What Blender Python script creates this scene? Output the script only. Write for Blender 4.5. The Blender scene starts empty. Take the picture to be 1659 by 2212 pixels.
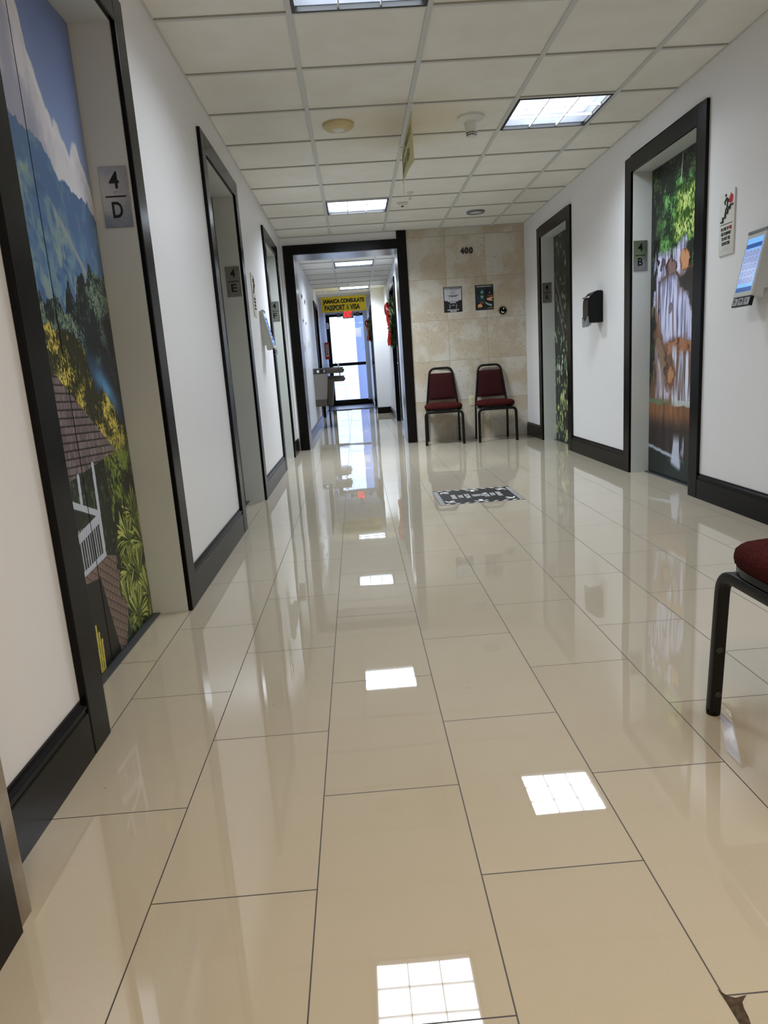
import bpy, bmesh, math, random
import numpy as np
from mathutils import Vector, Matrix
random.seed(7)
C = bpy.context.scene.collection
PI = math.pi
# ------------------------------------------------------------------ camera
f_px = 1465.7
cam = bpy.data.cameras.new('camera'); co = bpy.data.objects.new('camera', cam); C.objects.link(co)
cam.sensor_fit = 'HORIZONTAL'; cam.sensor_width = 36; cam.lens = f_px/1659*36
cam.clip_start = .01; cam.clip_end = 300
r = Vector((0.2086, -0.0716, 0.0346))            # world->camera rotation vector, OpenCV axes
K = Matrix.Rotation(r.length, 3, r.normalized())
B = Matrix(((1, 0, 0), (0, 0, -1), (0, 1, 0)))
W2C = B @ K
C2W = W2C.transposed() @ Matrix(((1, 0, 0), (0, -1, 0), (0, 0, -1)))
co.matrix_world = Matrix.Translation((0, 0, .95)) @ C2W.to_4x4()
bpy.context.scene.camera = co
# ------------------------------------------------------------------ view / world / lights
sc = bpy.context.scene
sc.view_settings.view_transform = 'Standard'; sc.view_settings.look = 'None'
sc.view_settings.gamma = 1; sc.view_settings.use_curve_mapping = False
sc.view_settings.exposure = 1.1
LIGHT = 11.0       # troffer output, W
SPREAD = 146       # cut-off of the parabolic louvers, degrees
w = bpy.data.worlds.new('sky'); sc.world = w; w.use_nodes = True
bg = w.node_tree.nodes['Background']; bg.inputs[0].default_value = (.62, .74, 1, 1); bg.inputs[1].default_value = 2.3
w.cycles.sampling_method = 'NONE'

# ------------------------------------------------------------------ materials
def lin(c):
    return tuple(((v/255)/12.92 if v/255 <= .04045 else ((v/255+.055)/1.055)**2.4) for v in c)
def mat(name, col, rough=.5, metal=0, spec=.5, emit=None, es=0, coat=0, bump=None, noise=None, trans=0, ior=1.45):
    m = bpy.data.materials.new(name); m.use_nodes = True; nt = m.node_tree; b = nt.nodes['Principled BSDF']
    c = lin(col); b.inputs['Base Color'].default_value = (*c, 1)
    b.inputs['Roughness'].default_value = rough; b.inputs['Metallic'].default_value = metal
    b.inputs['Specular IOR Level'].default_value = spec; b.inputs['Coat Weight'].default_value = coat
    b.inputs['Transmission Weight'].default_value = trans; b.inputs['IOR'].default_value = ior
    if emit: b.inputs['Emission Color'].default_value = (*lin(emit), 1); b.inputs['Emission Strength'].default_value = es
    if noise:   # (scale, colour2, stretch)
        tc = nt.nodes.new('ShaderNodeTexCoord'); mp = nt.nodes.new('ShaderNodeMapping'); n = nt.nodes.new('ShaderNodeTexNoise')
        n.inputs['Scale'].default_value = noise[0]; n.inputs['Detail'].default_value = 6
        if len(noise) > 2: mp.inputs['Scale'].default_value = noise[2]
        rp = nt.nodes.new('ShaderNodeValToRGB'); rp.color_ramp.elements[0].position = .35; rp.color_ramp.elements[1].position = .65
        rp.color_ramp.elements[0].color = (*c, 1); rp.color_ramp.elements[1].color = (*lin(noise[1]), 1)
        nt.links.new(tc.outputs['Object'], mp.inputs[0]); nt.links.new(mp.outputs[0], n.inputs['Vector'])
        nt.links.new(n.outputs[0], rp.inputs[0]); nt.links.new(rp.outputs[0], b.inputs['Base Color'])
    if bump:    # (scale, strength, distance)
        tc = nt.nodes.new('ShaderNodeTexCoord'); n = nt.nodes.new('ShaderNodeTexNoise'); n.inputs['Scale'].default_value = bump[0]; n.inputs['Detail'].default_value = 5
        bp = nt.nodes.new('ShaderNodeBump'); bp.inputs['Strength'].default_value = bump[1]; bp.inputs['Distance'].default_value = bump[2]
        nt.links.new(tc.outputs['Object'], n.inputs['Vector']); nt.links.new(n.outputs[0], bp.inputs['Height']); nt.links.new(bp.outputs[0], b.inputs['Normal'])
    return m
M = dict(
 wall=mat('wall_paint', (236, 235, 236), .42, bump=(60, .12, .002)),
 wallc=mat('corridor_paint', (226, 228, 234), .4),
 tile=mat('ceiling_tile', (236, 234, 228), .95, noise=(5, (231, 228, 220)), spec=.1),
 tbar=mat('ceiling_grid_paint', (205, 206, 203), .5),
 tgap=mat('ceiling_reveal', (168, 163, 154), .9),
 black=mat('black_gloss_paint', (9, 8, 8), .24, spec=.2, bump=(18, .1, .002)),
 jamb=mat('jamb_paint', (205, 208, 205), .38),
 steel=mat('brushed_steel', (150, 150, 150), .28, metal=1, bump=(9, .25, .004)),
 steeld=mat('satin_steel', (96, 93, 90), .35, metal=1),
 plate=mat('plate_steel', (170, 168, 166), .25, metal=.85, bump=(14, .5, .006)),
 ink=mat('black_ink', (10, 10, 12), .4),
 lamp=mat('lamp_diffuser', (120, 122, 126), .5, emit=(226, 238, 255), es=.62), lampw=mat('warm_diffuser', (120, 118, 112), .5, emit=(255, 220, 175), es=.62),
 louver=mat('louver', (215, 218, 224), .4),
 tube=mat('black_powder_coat', (12, 11, 11), .35, spec=.3, bump=(300, .1, .001)),
 burg=mat('burgundy_fabric', (80, 29, 27), .95, noise=(160, (50, 19, 19)), spec=.1, bump=(420, .9, .003)),
 burgd=mat('burgundy_back_fabric', (66, 30, 30), .95, noise=(160, (50, 22, 23)), spec=.1, bump=(420, .7, .003)),
 plastic=mat('white_plastic', (222, 222, 216), .4), yplas=mat('yellowed_plastic', (205, 188, 140), .45),
 ivory=mat('ivory_plastic', (214, 204, 168), .4), bplas=mat('black_plastic', (7, 7, 8), .18, spec=.25),
 gplas=mat('grey_plastic', (120, 124, 128), .3), yellow=mat('yellow_board', (246, 214, 44), .45),
 yback=mat('faded_yellow_board', (222, 214, 160), .5), red=mat('red_sign', (190, 28, 34), .4),
 paper=mat('poster_white', (190, 190, 196), .5), pblk=mat('poster_black', (26, 24, 28), .45),
 white=mat('print_white', (225, 225, 225), .5), chrome=mat('chrome', (220, 220, 220), .08, metal=1),
 kiosk=mat('kiosk_housing', (196, 198, 194), .35), leaf=mat('pine_green', (34, 60, 36), .7, noise=(40, (80, 98, 60))),
 ribbon=mat('red_ribbon', (152, 26, 20), .35), brown=mat('reddish_flower', (110, 26, 22), .7),
 glass=None, wood=mat('dark_door_wood', (20, 15, 14), .3), grey=mat('grey_threshold', (92, 96, 100), .35, metal=.4),
 screw=mat('dull_screw', (70, 70, 68), .4, metal=.8), corner=mat('worn_steel', (172, 164, 152), .4, metal=.5, noise=(9, (142, 130, 110)), bump=(30, .4, .004)),
 exitred=mat('exit_letters', (255, 60, 60), .4, emit=(255, 50, 50), es=.7), exitbody=mat('exit_body', (210, 205, 210), .4),
 grout=mat('dirt_fill', (84, 70, 50), .8, noise=(120, (50, 38, 28)), bump=(150, 1, .004)),
 dgrey=mat('slate_tile', (92, 94, 104), .3, noise=(20, (120, 122, 130))),
 num=mat('dark_number_metal', (58, 54, 48), .35, metal=.6),
)
# --- fluorescent troffers: three tubes showing through the diffuser
for k in ('lamp', 'lampw'):
    nt = M[k].node_tree; b = nt.nodes['Principled BSDF']; es = b.inputs['Emission Strength'].default_value
    tc = nt.nodes.new('ShaderNodeTexCoord'); sp = nt.nodes.new('ShaderNodeSeparateXYZ'); nt.links.new(tc.outputs['Object'], sp.inputs[0])
    def mn(op, a, b_=None):
        n = nt.nodes.new('ShaderNodeMath'); n.operation = op
        for i, v in enumerate((a, b_)):
            if v is None: continue
            if isinstance(v, (int, float)): n.inputs[i].default_value = v
            else: nt.links.new(v, n.inputs[i])
        return n.outputs[0]
    t = mn('PINGPONG', mn('ADD', sp.outputs[0], .1), .1)       # distance from the nearest tube axis (pitch .2)
    t = mn('DIVIDE', mn('SUBTRACT', .1, t), .035)
    g = mn('POWER', 2.718, mn('MULTIPLY', mn('MULTIPLY', t, t), -1))
    nt.links.new(mn('MULTIPLY', mn('ADD', mn('MULTIPLY', g, 1.1), .8), es), b.inputs['Emission Strength'])
    M[k].cycles.emission_sampling = 'NONE'
# --- glass
m = bpy.data.materials.new('window_glass'); m.use_nodes = True; nt = m.node_tree; nt.nodes.clear()
o_ = nt.nodes.new('ShaderNodeOutputMaterial'); mx = nt.nodes.new('ShaderNodeMixShader'); tr = nt.nodes.new('ShaderNodeBsdfTransparent'); gl = nt.nodes.new('ShaderNodeBsdfGlossy')
tr.inputs[0].default_value = (.93, .96, 1, 1); gl.inputs['Roughness'].default_value = .02; mx.inputs[0].default_value = .06
nt.links.new(tr.outputs[0], mx.inputs[1]); nt.links.new(gl.outputs[0], mx.inputs[2]); nt.links.new(mx.outputs[0], o_.inputs[0]); M['glass'] = m

def L(nt, a, b): nt.links.new(a, b)
def math_node(nt, op, a, b=None, c=None):
    n = nt.nodes.new('ShaderNodeMath'); n.operation = op
    for i, v in enumerate((a, b, c)):
        if v is None: continue
        if isinstance(v, (int, float)): n.inputs[i].default_value = v
        else: L(nt, v, n.inputs[i])
    return n.outputs[0]
def floor_material(name, x0, wd, y0, ln, base1, base2, mortar, mw=.0014):
    m = bpy.data.materials.new(name); m.use_nodes = True; nt = m.node_tree; b = nt.nodes['Principled BSDF']
    tc = nt.nodes.new('ShaderNodeTexCoord'); sp = nt.nodes.new('ShaderNodeSeparateXYZ'); L(nt, tc.outputs['Object'], sp.inputs[0])
    u = math_node(nt, 'SUBTRACT', sp.outputs[1], y0 - 40*ln); v = math_node(nt, 'SUBTRACT', sp.outputs[0], x0 - 40*wd)
    cb = nt.nodes.new('ShaderNodeCombineXYZ'); L(nt, u, cb.inputs[0]); L(nt, v, cb.inputs[1])
    br = nt.nodes.new('ShaderNodeTexBrick'); br.offset = .5; br.offset_frequency = 2; br.squash = 1
    br.inputs['Scale'].default_value = 1; br.inputs['Brick Width'].default_value = ln; br.inputs['Row Height'].default_value = wd
    br.inputs['Mortar Size'].default_value = mw; br.inputs['Mortar Smooth'].default_value = .1; br.inputs['Bias'].default_value = 0
    br.inputs['Color1'].default_value = (0, 0, 0, 1); br.inputs['Color2'].default_value = (1, 1, 1, 1); br.inputs['Mortar'].default_value = (.5, .5, .5, 1)
    L(nt, cb.outputs[0], br.inputs['Vector'])
    # body colour: two mottled tones, slight variation per tile
    ns = nt.nodes.new('ShaderNodeTexNoise'); ns.inputs['Scale'].default_value = 2.2; ns.inputs['Detail'].default_value = 8; ns.inputs['Roughness'].default_value = .7
    L(nt, tc.outputs['Object'], ns.inputs['Vector'])
    fine = nt.nodes.new('ShaderNodeTexNoise'); fine.inputs['Scale'].default_value = 260; fine.inputs['Detail'].default_value = 2; L(nt, tc.outputs['Object'], fine.inputs['Vector'])
    t = math_node(nt, 'ADD', math_node(nt, 'MULTIPLY', ns.outputs[0], .6), math_node(nt, 'MULTIPLY', br.outputs['Color'], .22))
    t = math_node(nt, 'ADD', t, math_node(nt, 'MULTIPLY', math_node(nt, 'SUBTRACT', fine.outputs[0], .5), .5))
    mc = nt.nodes.new('ShaderNodeMix'); mc.data_type = 'RGBA'; L(nt, t, mc.inputs[0])
    mc.inputs[6].default_value = (*lin(base1), 1); mc.inputs[7].default_value = (*lin(base2), 1)
    # sparse scuff specks
    vo = nt.nodes.new('ShaderNodeTexVoronoi'); vo.inputs['Scale'].default_value = 5; L(nt, tc.outputs['Object'], vo.inputs['Vector'])
    spk = math_node(nt, 'LESS_THAN', vo.outputs['Distance'], .018)
    m2 = nt.nodes.new('ShaderNodeMix'); m2.data_type = 'RGBA'; L(nt, math_node(nt, 'MULTIPLY', spk, .35), m2.inputs[0]); L(nt, mc.outputs[2], m2.inputs[6]); m2.inputs[7].default_value = (*lin((90, 78, 62)), 1)
    m3 = nt.nodes.new('ShaderNodeMix'); m3.data_type = 'RGBA'; L(nt, br.outputs['Fac'], m3.inputs[0]); L(nt, m2.outputs[2], m3.inputs[6]); m3.inputs[7].default_value = (*lin(mortar), 1)
    L(nt, m3.outputs[2], b.inputs['Base Color'])
    rg = math_node(nt, 'ADD', math_node(nt, 'MULTIPLY', br.outputs['Fac'], .6), .018)
    L(nt, rg, b.inputs['Roughness']); b.inputs['IOR'].default_value = 1.88
    # every tile is laid a hair out of level
    wn = nt.nodes.new('ShaderNodeTexWhiteNoise'); wn.noise_dimensions = '1D'; L(nt, br.outputs['Color'], wn.inputs['W'])
    s2 = nt.nodes.new('ShaderNodeVectorMath'); s2.operation = 'SUBTRACT'; L(nt, wn.outputs['Color'], s2.inputs[0]); s2.inputs[1].default_value = (.5, .5, .5)
    s3 = nt.nodes.new('ShaderNodeVectorMath'); s3.operation = 'MULTIPLY'; L(nt, s2.outputs[0], s3.inputs[0]); s3.inputs[1].default_value = (.0035, .0022, 0)
    ge = nt.nodes.new('ShaderNodeNewGeometry'); s4 = nt.nodes.new('ShaderNodeVectorMath'); s4.operation = 'ADD'; L(nt, ge.outputs['Normal'], s4.inputs[0]); L(nt, s3.outputs[0], s4.inputs[1])
    s5 = nt.nodes.new('ShaderNodeVectorMath'); s5.operation = 'NORMALIZE'; L(nt, s4.outputs[0], s5.inputs[0])
    wv = nt.nodes.new('ShaderNodeTexNoise'); wv.inputs['Scale'].default_value = 3.5; wv.inputs['Detail'].default_value = 1; L(nt, tc.outputs['Object'], wv.inputs['Vector'])
    bp = nt.nodes.new('ShaderNodeBump'); bp.inputs['Strength'].default_value = .06; bp.inputs['Distance'].default_value = .004; L(nt, wv.outputs[0], bp.inputs['Height']); L(nt, s5.outputs[0], bp.inputs['Normal'])
    L(nt, bp.outputs[0], b.inputs['Normal'])
    return m
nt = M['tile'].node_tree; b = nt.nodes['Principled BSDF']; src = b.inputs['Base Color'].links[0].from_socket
tc = nt.nodes.new('ShaderNodeTexCoord'); ds = nt.nodes.new('ShaderNodeVectorMath'); ds.operation = 'DISTANCE'; ds.inputs[1].default_value = (.50, 4.95, 2.52)  # yellow bounce around the hanging board, painted into the tile colour
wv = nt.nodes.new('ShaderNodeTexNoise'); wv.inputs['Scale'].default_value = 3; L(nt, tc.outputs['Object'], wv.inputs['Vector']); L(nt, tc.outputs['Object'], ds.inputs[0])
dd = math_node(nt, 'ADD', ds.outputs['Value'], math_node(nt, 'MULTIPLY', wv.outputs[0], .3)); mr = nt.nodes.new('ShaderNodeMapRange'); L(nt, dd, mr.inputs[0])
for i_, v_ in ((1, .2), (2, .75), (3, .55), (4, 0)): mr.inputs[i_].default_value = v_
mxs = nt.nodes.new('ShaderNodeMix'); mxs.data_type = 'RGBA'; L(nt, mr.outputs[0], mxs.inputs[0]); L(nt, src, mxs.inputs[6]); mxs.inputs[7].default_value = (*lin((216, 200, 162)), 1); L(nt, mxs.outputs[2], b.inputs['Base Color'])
M['floor'] = floor_material('polished_porcelain', -.455, .3112, 1.393, .572, (192, 182, 163), (180, 169, 150), (48, 36, 26))

def stone_material():
    m = bpy.data.materials.new('travertine'); m.use_nodes = True; nt = m.node_tree; b = nt.nodes['Principled BSDF']
    tc = nt.nodes.new('ShaderNodeTexCoord'); sp = nt.nodes.new('ShaderNodeSeparateXYZ'); L(nt, tc.outputs['Object'], sp.inputs[0])
    cb = nt.nodes.new('ShaderNodeCombineXYZ'); L(nt, math_node(nt, 'ADD', sp.outputs[0], 9.6-.695), cb.inputs[0]); L(nt, math_node(nt, 'ADD', sp.outputs[2], 4.83-.01), cb.inputs[1])
    br = nt.nodes.new('ShaderNodeTexBrick'); br.offset = 0; br.squash = 1
    for k, v in (('Scale', 1), ('Brick Width', .48), ('Row Height', .483), ('Mortar Size', .0028), ('Mortar Smooth', .2), ('Bias', 0)): br.inputs[k].default_value = v
    br.inputs['Color1'].default_value = (0, 0, 0, 1); br.inputs['Color2'].default_value = (1, 1, 1, 1); L(nt, cb.outputs[0], br.inputs['Vector'])
    wn = nt.nodes.new('ShaderNodeTexWhiteNoise'); wn.noise_dimensions = '1D'; L(nt, br.outputs['Color'], wn.inputs['W'])
    of = nt.nodes.new('ShaderNodeVectorMath'); of.operation = 'SCALE'; L(nt, wn.outputs['Color'], of.inputs[0]); of.inputs['Scale'].default_value = 9
    ad = nt.nodes.new('ShaderNodeVectorMath'); ad.operation = 'ADD'; L(nt, tc.outputs['Object'], ad.inputs[0]); L(nt, of.outputs[0], ad.inputs[1])
    n1 = nt.nodes.new('ShaderNodeTexNoise'); n1.inputs['Scale'].default_value = 2.0; n1.inputs['Detail'].default_value = 10; n1.inputs['Roughness'].default_value = .68; L(nt, ad.outputs[0], n1.inputs['Vector'])
    rp = nt.nodes.new('ShaderNodeValToRGB'); e = rp.color_ramp.elements
    e[0].position = .3; e[0].color = (*lin((208, 204, 194)), 1); e[1].position = .66; e[1].color = (*lin((184, 168, 144)), 1)
    x = rp.color_ramp.elements.new(.48); x.color = (*lin((200, 193, 180)), 1); x = rp.color_ramp.elements.new(.53); x.color = (*lin((190, 178, 158)), 1)
    L(nt, n1.outputs[0], rp.inputs[0])
    n2 = nt.nodes.new('ShaderNodeTexNoise'); n2.inputs['Scale'].default_value = 42; n2.inputs['Detail'].default_value = 5; L(nt, tc.outputs['Object'], n2.inputs['Vector'])
    n3 = nt.nodes.new('ShaderNodeTexNoise'); n3.inputs['Scale'].default_value = 3; L(nt, ad.outputs[0], n3.inputs['Vector'])
    pit = math_node(nt, 'MULTIPLY', math_node(nt, 'GREATER_THAN', n2.outputs[0], .63), math_node(nt, 'GREATER_THAN', n3.outputs[0], .5))
    mx = nt.nodes.new('ShaderNodeMix'); mx.data_type = 'RGBA'; L(nt, math_node(nt, 'MULTIPLY', pit, .4), mx.inputs[0]); L(nt, rp.outputs[0], mx.inputs[6]); mx.inputs[7].default_value = (*lin((120, 100, 76)), 1)
    m3 = nt.nodes.new('ShaderNodeMix'); m3.data_type = 'RGBA'; L(nt, math_node(nt, 'MULTIPLY', br.outputs['Fac'], .7), m3.inputs[0]); L(nt, mx.outputs[2], m3.inputs[6]); m3.inputs[7].default_value = (*lin((140, 128, 108)), 1)
    L(nt, m3.outputs[2], b.inputs['Base Color']); b.inputs['Roughness'].default_value = .33
    return m
M['stone'] = stone_material()
def facade_material():
    m = bpy.data.materials.new('facade_panels'); m.use_nodes = True; nt = m.node_tree; b = nt.nodes['Principled BSDF']
    tc = nt.nodes.new('ShaderNodeTexCoord'); sp = nt.nodes.new('ShaderNodeSeparateXYZ'); L(nt, tc.outputs['Object'], sp.inputs[0])
    cb = nt.nodes.new('ShaderNodeCombineXYZ'); L(nt, math_node(nt, 'ADD', sp.outputs[0], 50), cb.inputs[0]); L(nt, math_node(nt, 'ADD', sp.outputs[2], 50), cb.inputs[1])
    br = nt.nodes.new('ShaderNodeTexBrick'); br.offset = 0
    for k, v in (('Scale', 1), ('Brick Width', 1.6), ('Row Height', .6), ('Mortar Size', .02)): br.inputs[k].default_value = v
    br.inputs['Color1'].default_value = (.7, .7, .7, 1); br.inputs['Color2'].default_value = (.68, .68, .69, 1); br.inputs['Mortar'].default_value = (.48, .5, .53, 1)
    L(nt, cb.outputs[0], br.inputs['Vector']); L(nt, br.outputs['Color'], b.inputs['Base Color']); b.inputs['Roughness'].default_value = .8
    return m
M['facade'] = facade_material()
def attr_material():
    m = bpy.data.materials.new('printed_mural_film'); m.use_nodes = True; nt = m.node_tree; b = nt.nodes['Principled BSDF']
    a = nt.nodes.new('ShaderNodeAttribute'); a.attribute_name = 'Col'; L(nt, a.outputs['Color'], b.inputs['Base Color']); b.inputs['Roughness'].default_value = .3
    b.inputs['Specular IOR Level'].default_value = .35
    return m
M['mural'] = attr_material()

# ------------------------------------------------------------------ geometry helpers
def obj(name, bm, m, parent=None, smooth=False):
    me = bpy.data.meshes.new(name); bmesh.ops.recalc_face_normals(bm, faces=bm.faces); bm.to_mesh(me); bm.free()
    if m: me.materials.append(m)
    if smooth:
        for p in me.polygons: p.use_smooth = True
        me.set_sharp_from_angle(angle=math.radians(40))
    o = bpy.data.objects.new(name, me); C.objects.link(o)
    if parent: o.parent = parent
    return o
def nb(): return bmesh.new()
def bx(bm, x0, x1, y0, y1, z0, z1, bev=0, seg=2):
    vs = [bm.verts.new(v) for v in ((x0,y0,z0),(x1,y0,z0),(x1,y1,z0),(x0,y1,z0),(x0,y0,z1),(x1,y0,z1),(x1,y1,z1),(x0,y1,z1))]
    fs = [bm.faces.new([vs[i] for i in q]) for q in ((3,2,1,0),(4,5,6,7),(0,1,5,4),(1,2,6,5),(2,3,7,6),(3,0,4,7))]
    if bev:
        es = list({e for f in fs for e in f.edges}); bmesh.ops.bevel(bm, geom=es, offset=bev, segments=seg, affect='EDGES', profile=.5)
    return bm
def box(name, m, a, parent=None, bev=0, seg=2): return obj(name, bx(nb(), *a, bev=bev, seg=seg), m, parent, smooth=bool(bev))
def prism(bm, pts, axis, a, b):
    """polygon pts (2d) extruded along axis 'x','y','z' from a to b"""
    f = {'x': lambda p, t: (t, p[0], p[1]), 'y': lambda p, t: (p[0], t, p[1]), 'z': lambda p, t: (p[0], p[1], t)}[axis]
    A = [bm.verts.new(f(p, a)) for p in pts]; Bv = [bm.verts.new(f(p, b)) for p in pts]; n = len(pts)
    bm.faces.new(A); bm.faces.new(Bv[::-1])
    for i in range(n): bm.faces.new((A[i], A[(i+1) % n], Bv[(i+1) % n], Bv[i]))
    return bm
def lathe(bm, prof, n=24, c=(0, 0, 0), axis='z'):
    rows = []
    for rr, h in prof:
        row = []
        for i in range(n):
            a = 2*PI*i/n; x, y = rr*math.cos(a), rr*math.sin(a)
            p = {'z': (x, y, h), 'y': (x, h, y), 'x': (h, x, y)}[axis]
            row.append(bm.verts.new((p[0]+c[0], p[1]+c[1], p[2]+c[2])))
        rows.append(row)
    for a, b in zip(rows, rows[1:]):
        for i in range(n): bm.faces.new((a[i], a[(i+1) % n], b[(i+1) % n], b[i]))
    bm.faces.new(rows[0][::-1]); bm.faces.new(rows[-1])
    return bm
def sweep(bm, path, sec, up=Vector((0, 0, 1)), caps=True):
    """sweep closed section (list of 2d) along path with parallel transport"""
    P = [Vector(p) for p in path]; n = len(P); rows = []
    T = [(P[min(i+1, n-1)]-P[max(i-1, 0)]).normalized() for i in range(n)]
    ref = up if abs(T[0].dot(up)) < .95 else Vector((1, 0, 0))
    N = (ref - T[0]*ref.dot(T[0])).normalized()
    for i in range(n):
        if i:
            N = (N - T[i]*N.dot(T[i])).normalized()
        Bn = T[i].cross(N)
        k = 1
        if 0 < i < n-1:
            a = (P[i]-P[i-1]).normalized().dot((P[i+1]-P[i]).normalized()); k = 1/max(.6, math.sqrt((1+a)/2))
        rows.append([bm.verts.new(P[i] + N*s[0]*k + Bn*s[1]*k) for s in sec])
    m = len(sec)
    for a, b in zip(rows, rows[1:]):
        for i in range(m): bm.faces.new((a[i], a[(i+1) % m], b[(i+1) % m], b[i]))
    if caps: bm.faces.new(rows[0][::-1]); bm.faces.new(rows[-1])
    return bm
def rsq(h, r=.3, seg=3):
    """rounded square section, half size h"""
    o = []; rr = h*r
    for k, (sx, sy) in enumerate(((1, 1), (-1, 1), (-1, -1), (1, -1))):
        for i in range(seg+1):
            a = PI/2*k + PI/2*i/seg
            o.append((sx*(h-rr)+rr*math.cos(a), sy*(h-rr)+rr*math.sin(a)))
    return o
def circ(r, n=10): return [(r*math.cos(2*PI*i/n), r*math.sin(2*PI*i/n)) for i in range(n)]
def arc_path(pts, rad, seg=6):
    """polyline with rounded corners"""
    P = [Vector(p) for p in pts]; out = [P[0]]
    for i in range(1, len(P)-1):
        a = (P[i-1]-P[i]).normalized(); b = (P[i+1]-P[i]).normalized(); r_ = min(rad, (P[i-1]-P[i]).length*.49, (P[i+1]-P[i]).length*.49)
        A = P[i]+a*r_; Bp = P[i]+b*r_
        for k in range(seg+1):
            t = k/seg; out.append(A*(1-t)**2 + P[i]*2*t*(1-t) + Bp*t*t)
    out.append(P[-1]); return out
def tag(o, label=None, cat=None, group=None, kind=None):
    if label: o['label'] = label
    if cat: o['category'] = cat
    if group: o['group'] = group
    if kind: o['kind'] = kind
    return o
ROT = {'S': 0, 'W': -PI/2, 'E': PI/2}      # facing -Y, facing -X, facing +X
def thing(name, label=None, cat=None, loc=(0, 0, 0), rz=0, group=None, kind=None):
    o = bpy.data.objects.new(name, None); o.empty_display_size = .1; C.objects.link(o); o.location = loc; o.rotation_euler = (0, 0, ROT.get(rz, rz))
    return tag(o, label, cat, group, kind)
def struct(name, bm, m, **k): return tag(obj(name, bm, m, **k), kind='structure')
def text(name, body, m, x, z, size, parent, y=-.002, width=None, bold=0.0, ext=.0006, sx=1, rot=0, plane='wall', height=None):
    cu = bpy.data.curves.new('t', 'FONT'); cu.body = body; cu.size = size; cu.align_x = 'CENTER'; cu.align_y = 'CENTER'; cu.extrude = ext; cu.offset = bold; cu.space_line = .95
    to = bpy.data.objects.new('t', cu); me = bpy.data.meshes.new_from_object(to); bpy.data.objects.remove(to); bpy.data.curves.remove(cu)
    co_ = np.zeros(len(me.vertices)*3); me.vertices.foreach_get('co', co_); co_ = co_.reshape(-1, 3)
    if len(co_):
        lo, hi = co_.min(0), co_.max(0); c = (lo+hi)/2; co_[:, 0] -= c[0]; co_[:, 1] -= c[1]
        if width: co_[:, 0] *= width/(hi[0]-lo[0])
        if height: co_[:, 1] *= height/(hi[1]-lo[1])
        co_[:, 0] *= sx
        ca, sa = math.cos(rot), math.sin(rot); X, Y = co_[:, 0]*ca-co_[:, 1]*sa, co_[:, 0]*sa+co_[:, 1]*ca
        if plane == 'wall': out = np.stack([X+x, y-co_[:, 2], Y+z], 1)
        else: out = np.stack([X+x, Y+z, y+co_[:, 2]], 1)
        me.vertices.foreach_set('co', out.ravel())
    me.materials.append(m); me.name = name
    o = bpy.data.objects.new(name, me); C.objects.link(o); o.parent = parent
    if plane == 'wall': me.flip_normals()
    return o

# ------------------------------------------------------------------ dimensions
XL, XR = -.779, 2.130           # lobby walls
CL_, CR_ = XL+.02, XR-.02       # casing faces
YB = 8.53                       # stone wall
HC = 2.51                       # ceiling
DL, DR = -.925, 2.268           # elevator door planes
OH = 2.215                      # opening height
LEFT = [(1.77, 2.755), (4.265, 5.245), (6.895, 7.86)]
RIGHT = [(1.75, 2.74), (4.29, 5.27), (6.83, 7.79)]
CW = .112
YN = -3.0
# ------------------------------------------------------------------ shell
bm = nb(); bx(bm, -2.2, 3.2, YN, 17.0, -.1, 0)
floor = struct('floor', bm, M['floor'])
bm = nb(); bx(bm, -2.2, 3.2, 17.0, 19.15, -.1, 0); obj('floor_slate_band', bm, M['dgrey'], floor)
def wall_with_openings(x0, x1, ys, ye, ops, h, top):
    bm = nb(); y = ys
    for a, b in ops:
        if a > y: bx(bm, x0, x1, y, a, -.06, top)
        bx(bm, x0, x1, a, b, h, top); y = b
    bx(bm, x0, x1, y, ye, -.06, top); return bm
TOP = 2.75
struct('wall_left', wall_with_openings(XL-.3, XL, 1.1, YB, LEFT, OH, TOP), M['wall'])
struct('wall_right', wall_with_openings(XR, XR+.3, YN, YB, RIGHT, OH, TOP), M['wall'])
bm = nb(); bx(bm, .70, XR+.3, YB, YB+.3, -.06, TOP); struct('wall_back', bm, M['stone'])
bm = nb(); bx(bm, XL-.3, .70, YB, YB+.3, 2.335, TOP); bx(bm, XL-.3, -.70, YB, YB+.3, -.06, 2.335); struct('wall_back_header', bm, M['wall'])
# near end behind and beside the camera
bm = nb(); bx(bm, -1.3, -.70, YN, 1.095, -.06, TOP); bx(bm, XL-.3, -.70, 1.0, 1.1, -.06, TOP); struct('wall_near_left', bm, M['wall'])
bm = nb(); bx(bm, -1.5, 3.0, YN-.2, YN, -.06, TOP); struct('wall_near', bm, M['wall'])
# corridor walls
CDL, CDR, CDN = -.69, .70, .43
bm = nb(); y = YB+.3
bx(bm, CDL-.2, CDL, y, 13.3, -.06, TOP); bx(bm, CDL-.2, CDL, 13.3, 14.35, 2.16, TOP); bx(bm, CDL-.2, CDL, 14.35, 19.3, -.06, TOP)
struct('wall_corridor_left', bm, M['wallc'])
bm = nb(); bx(bm, CDR, CDR+.25, YB+.3, 10.9, -.06, TOP); bx(bm, CDR, CDR+.25, 10.9, 12.15, 2.2, TOP); bx(bm, CDR, CDR+.25, 12.15, 14.5, -.06, TOP)
bx(bm, CDN, CDR+.25, 14.5, 14.8, -.06, TOP); bx(bm, CDN, CDN+.25, 14.8, 14.95, -.06, TOP); bx(bm, CDN, CDN+.25, 14.95, 15.95, 2.16, TOP); bx(bm, CDN, CDN+.25, 15.95, 19.3, -.06, TOP)
struct('wall_corridor_right', bm, M['wallc'])
bm = nb(); bx(bm, CDL-.2, CDN+.25, 19.0, 19.3, 2.42, TOP); bx(bm, .33, CDN+.2, 18.96, 19.3, -.06, TOP)
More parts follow.
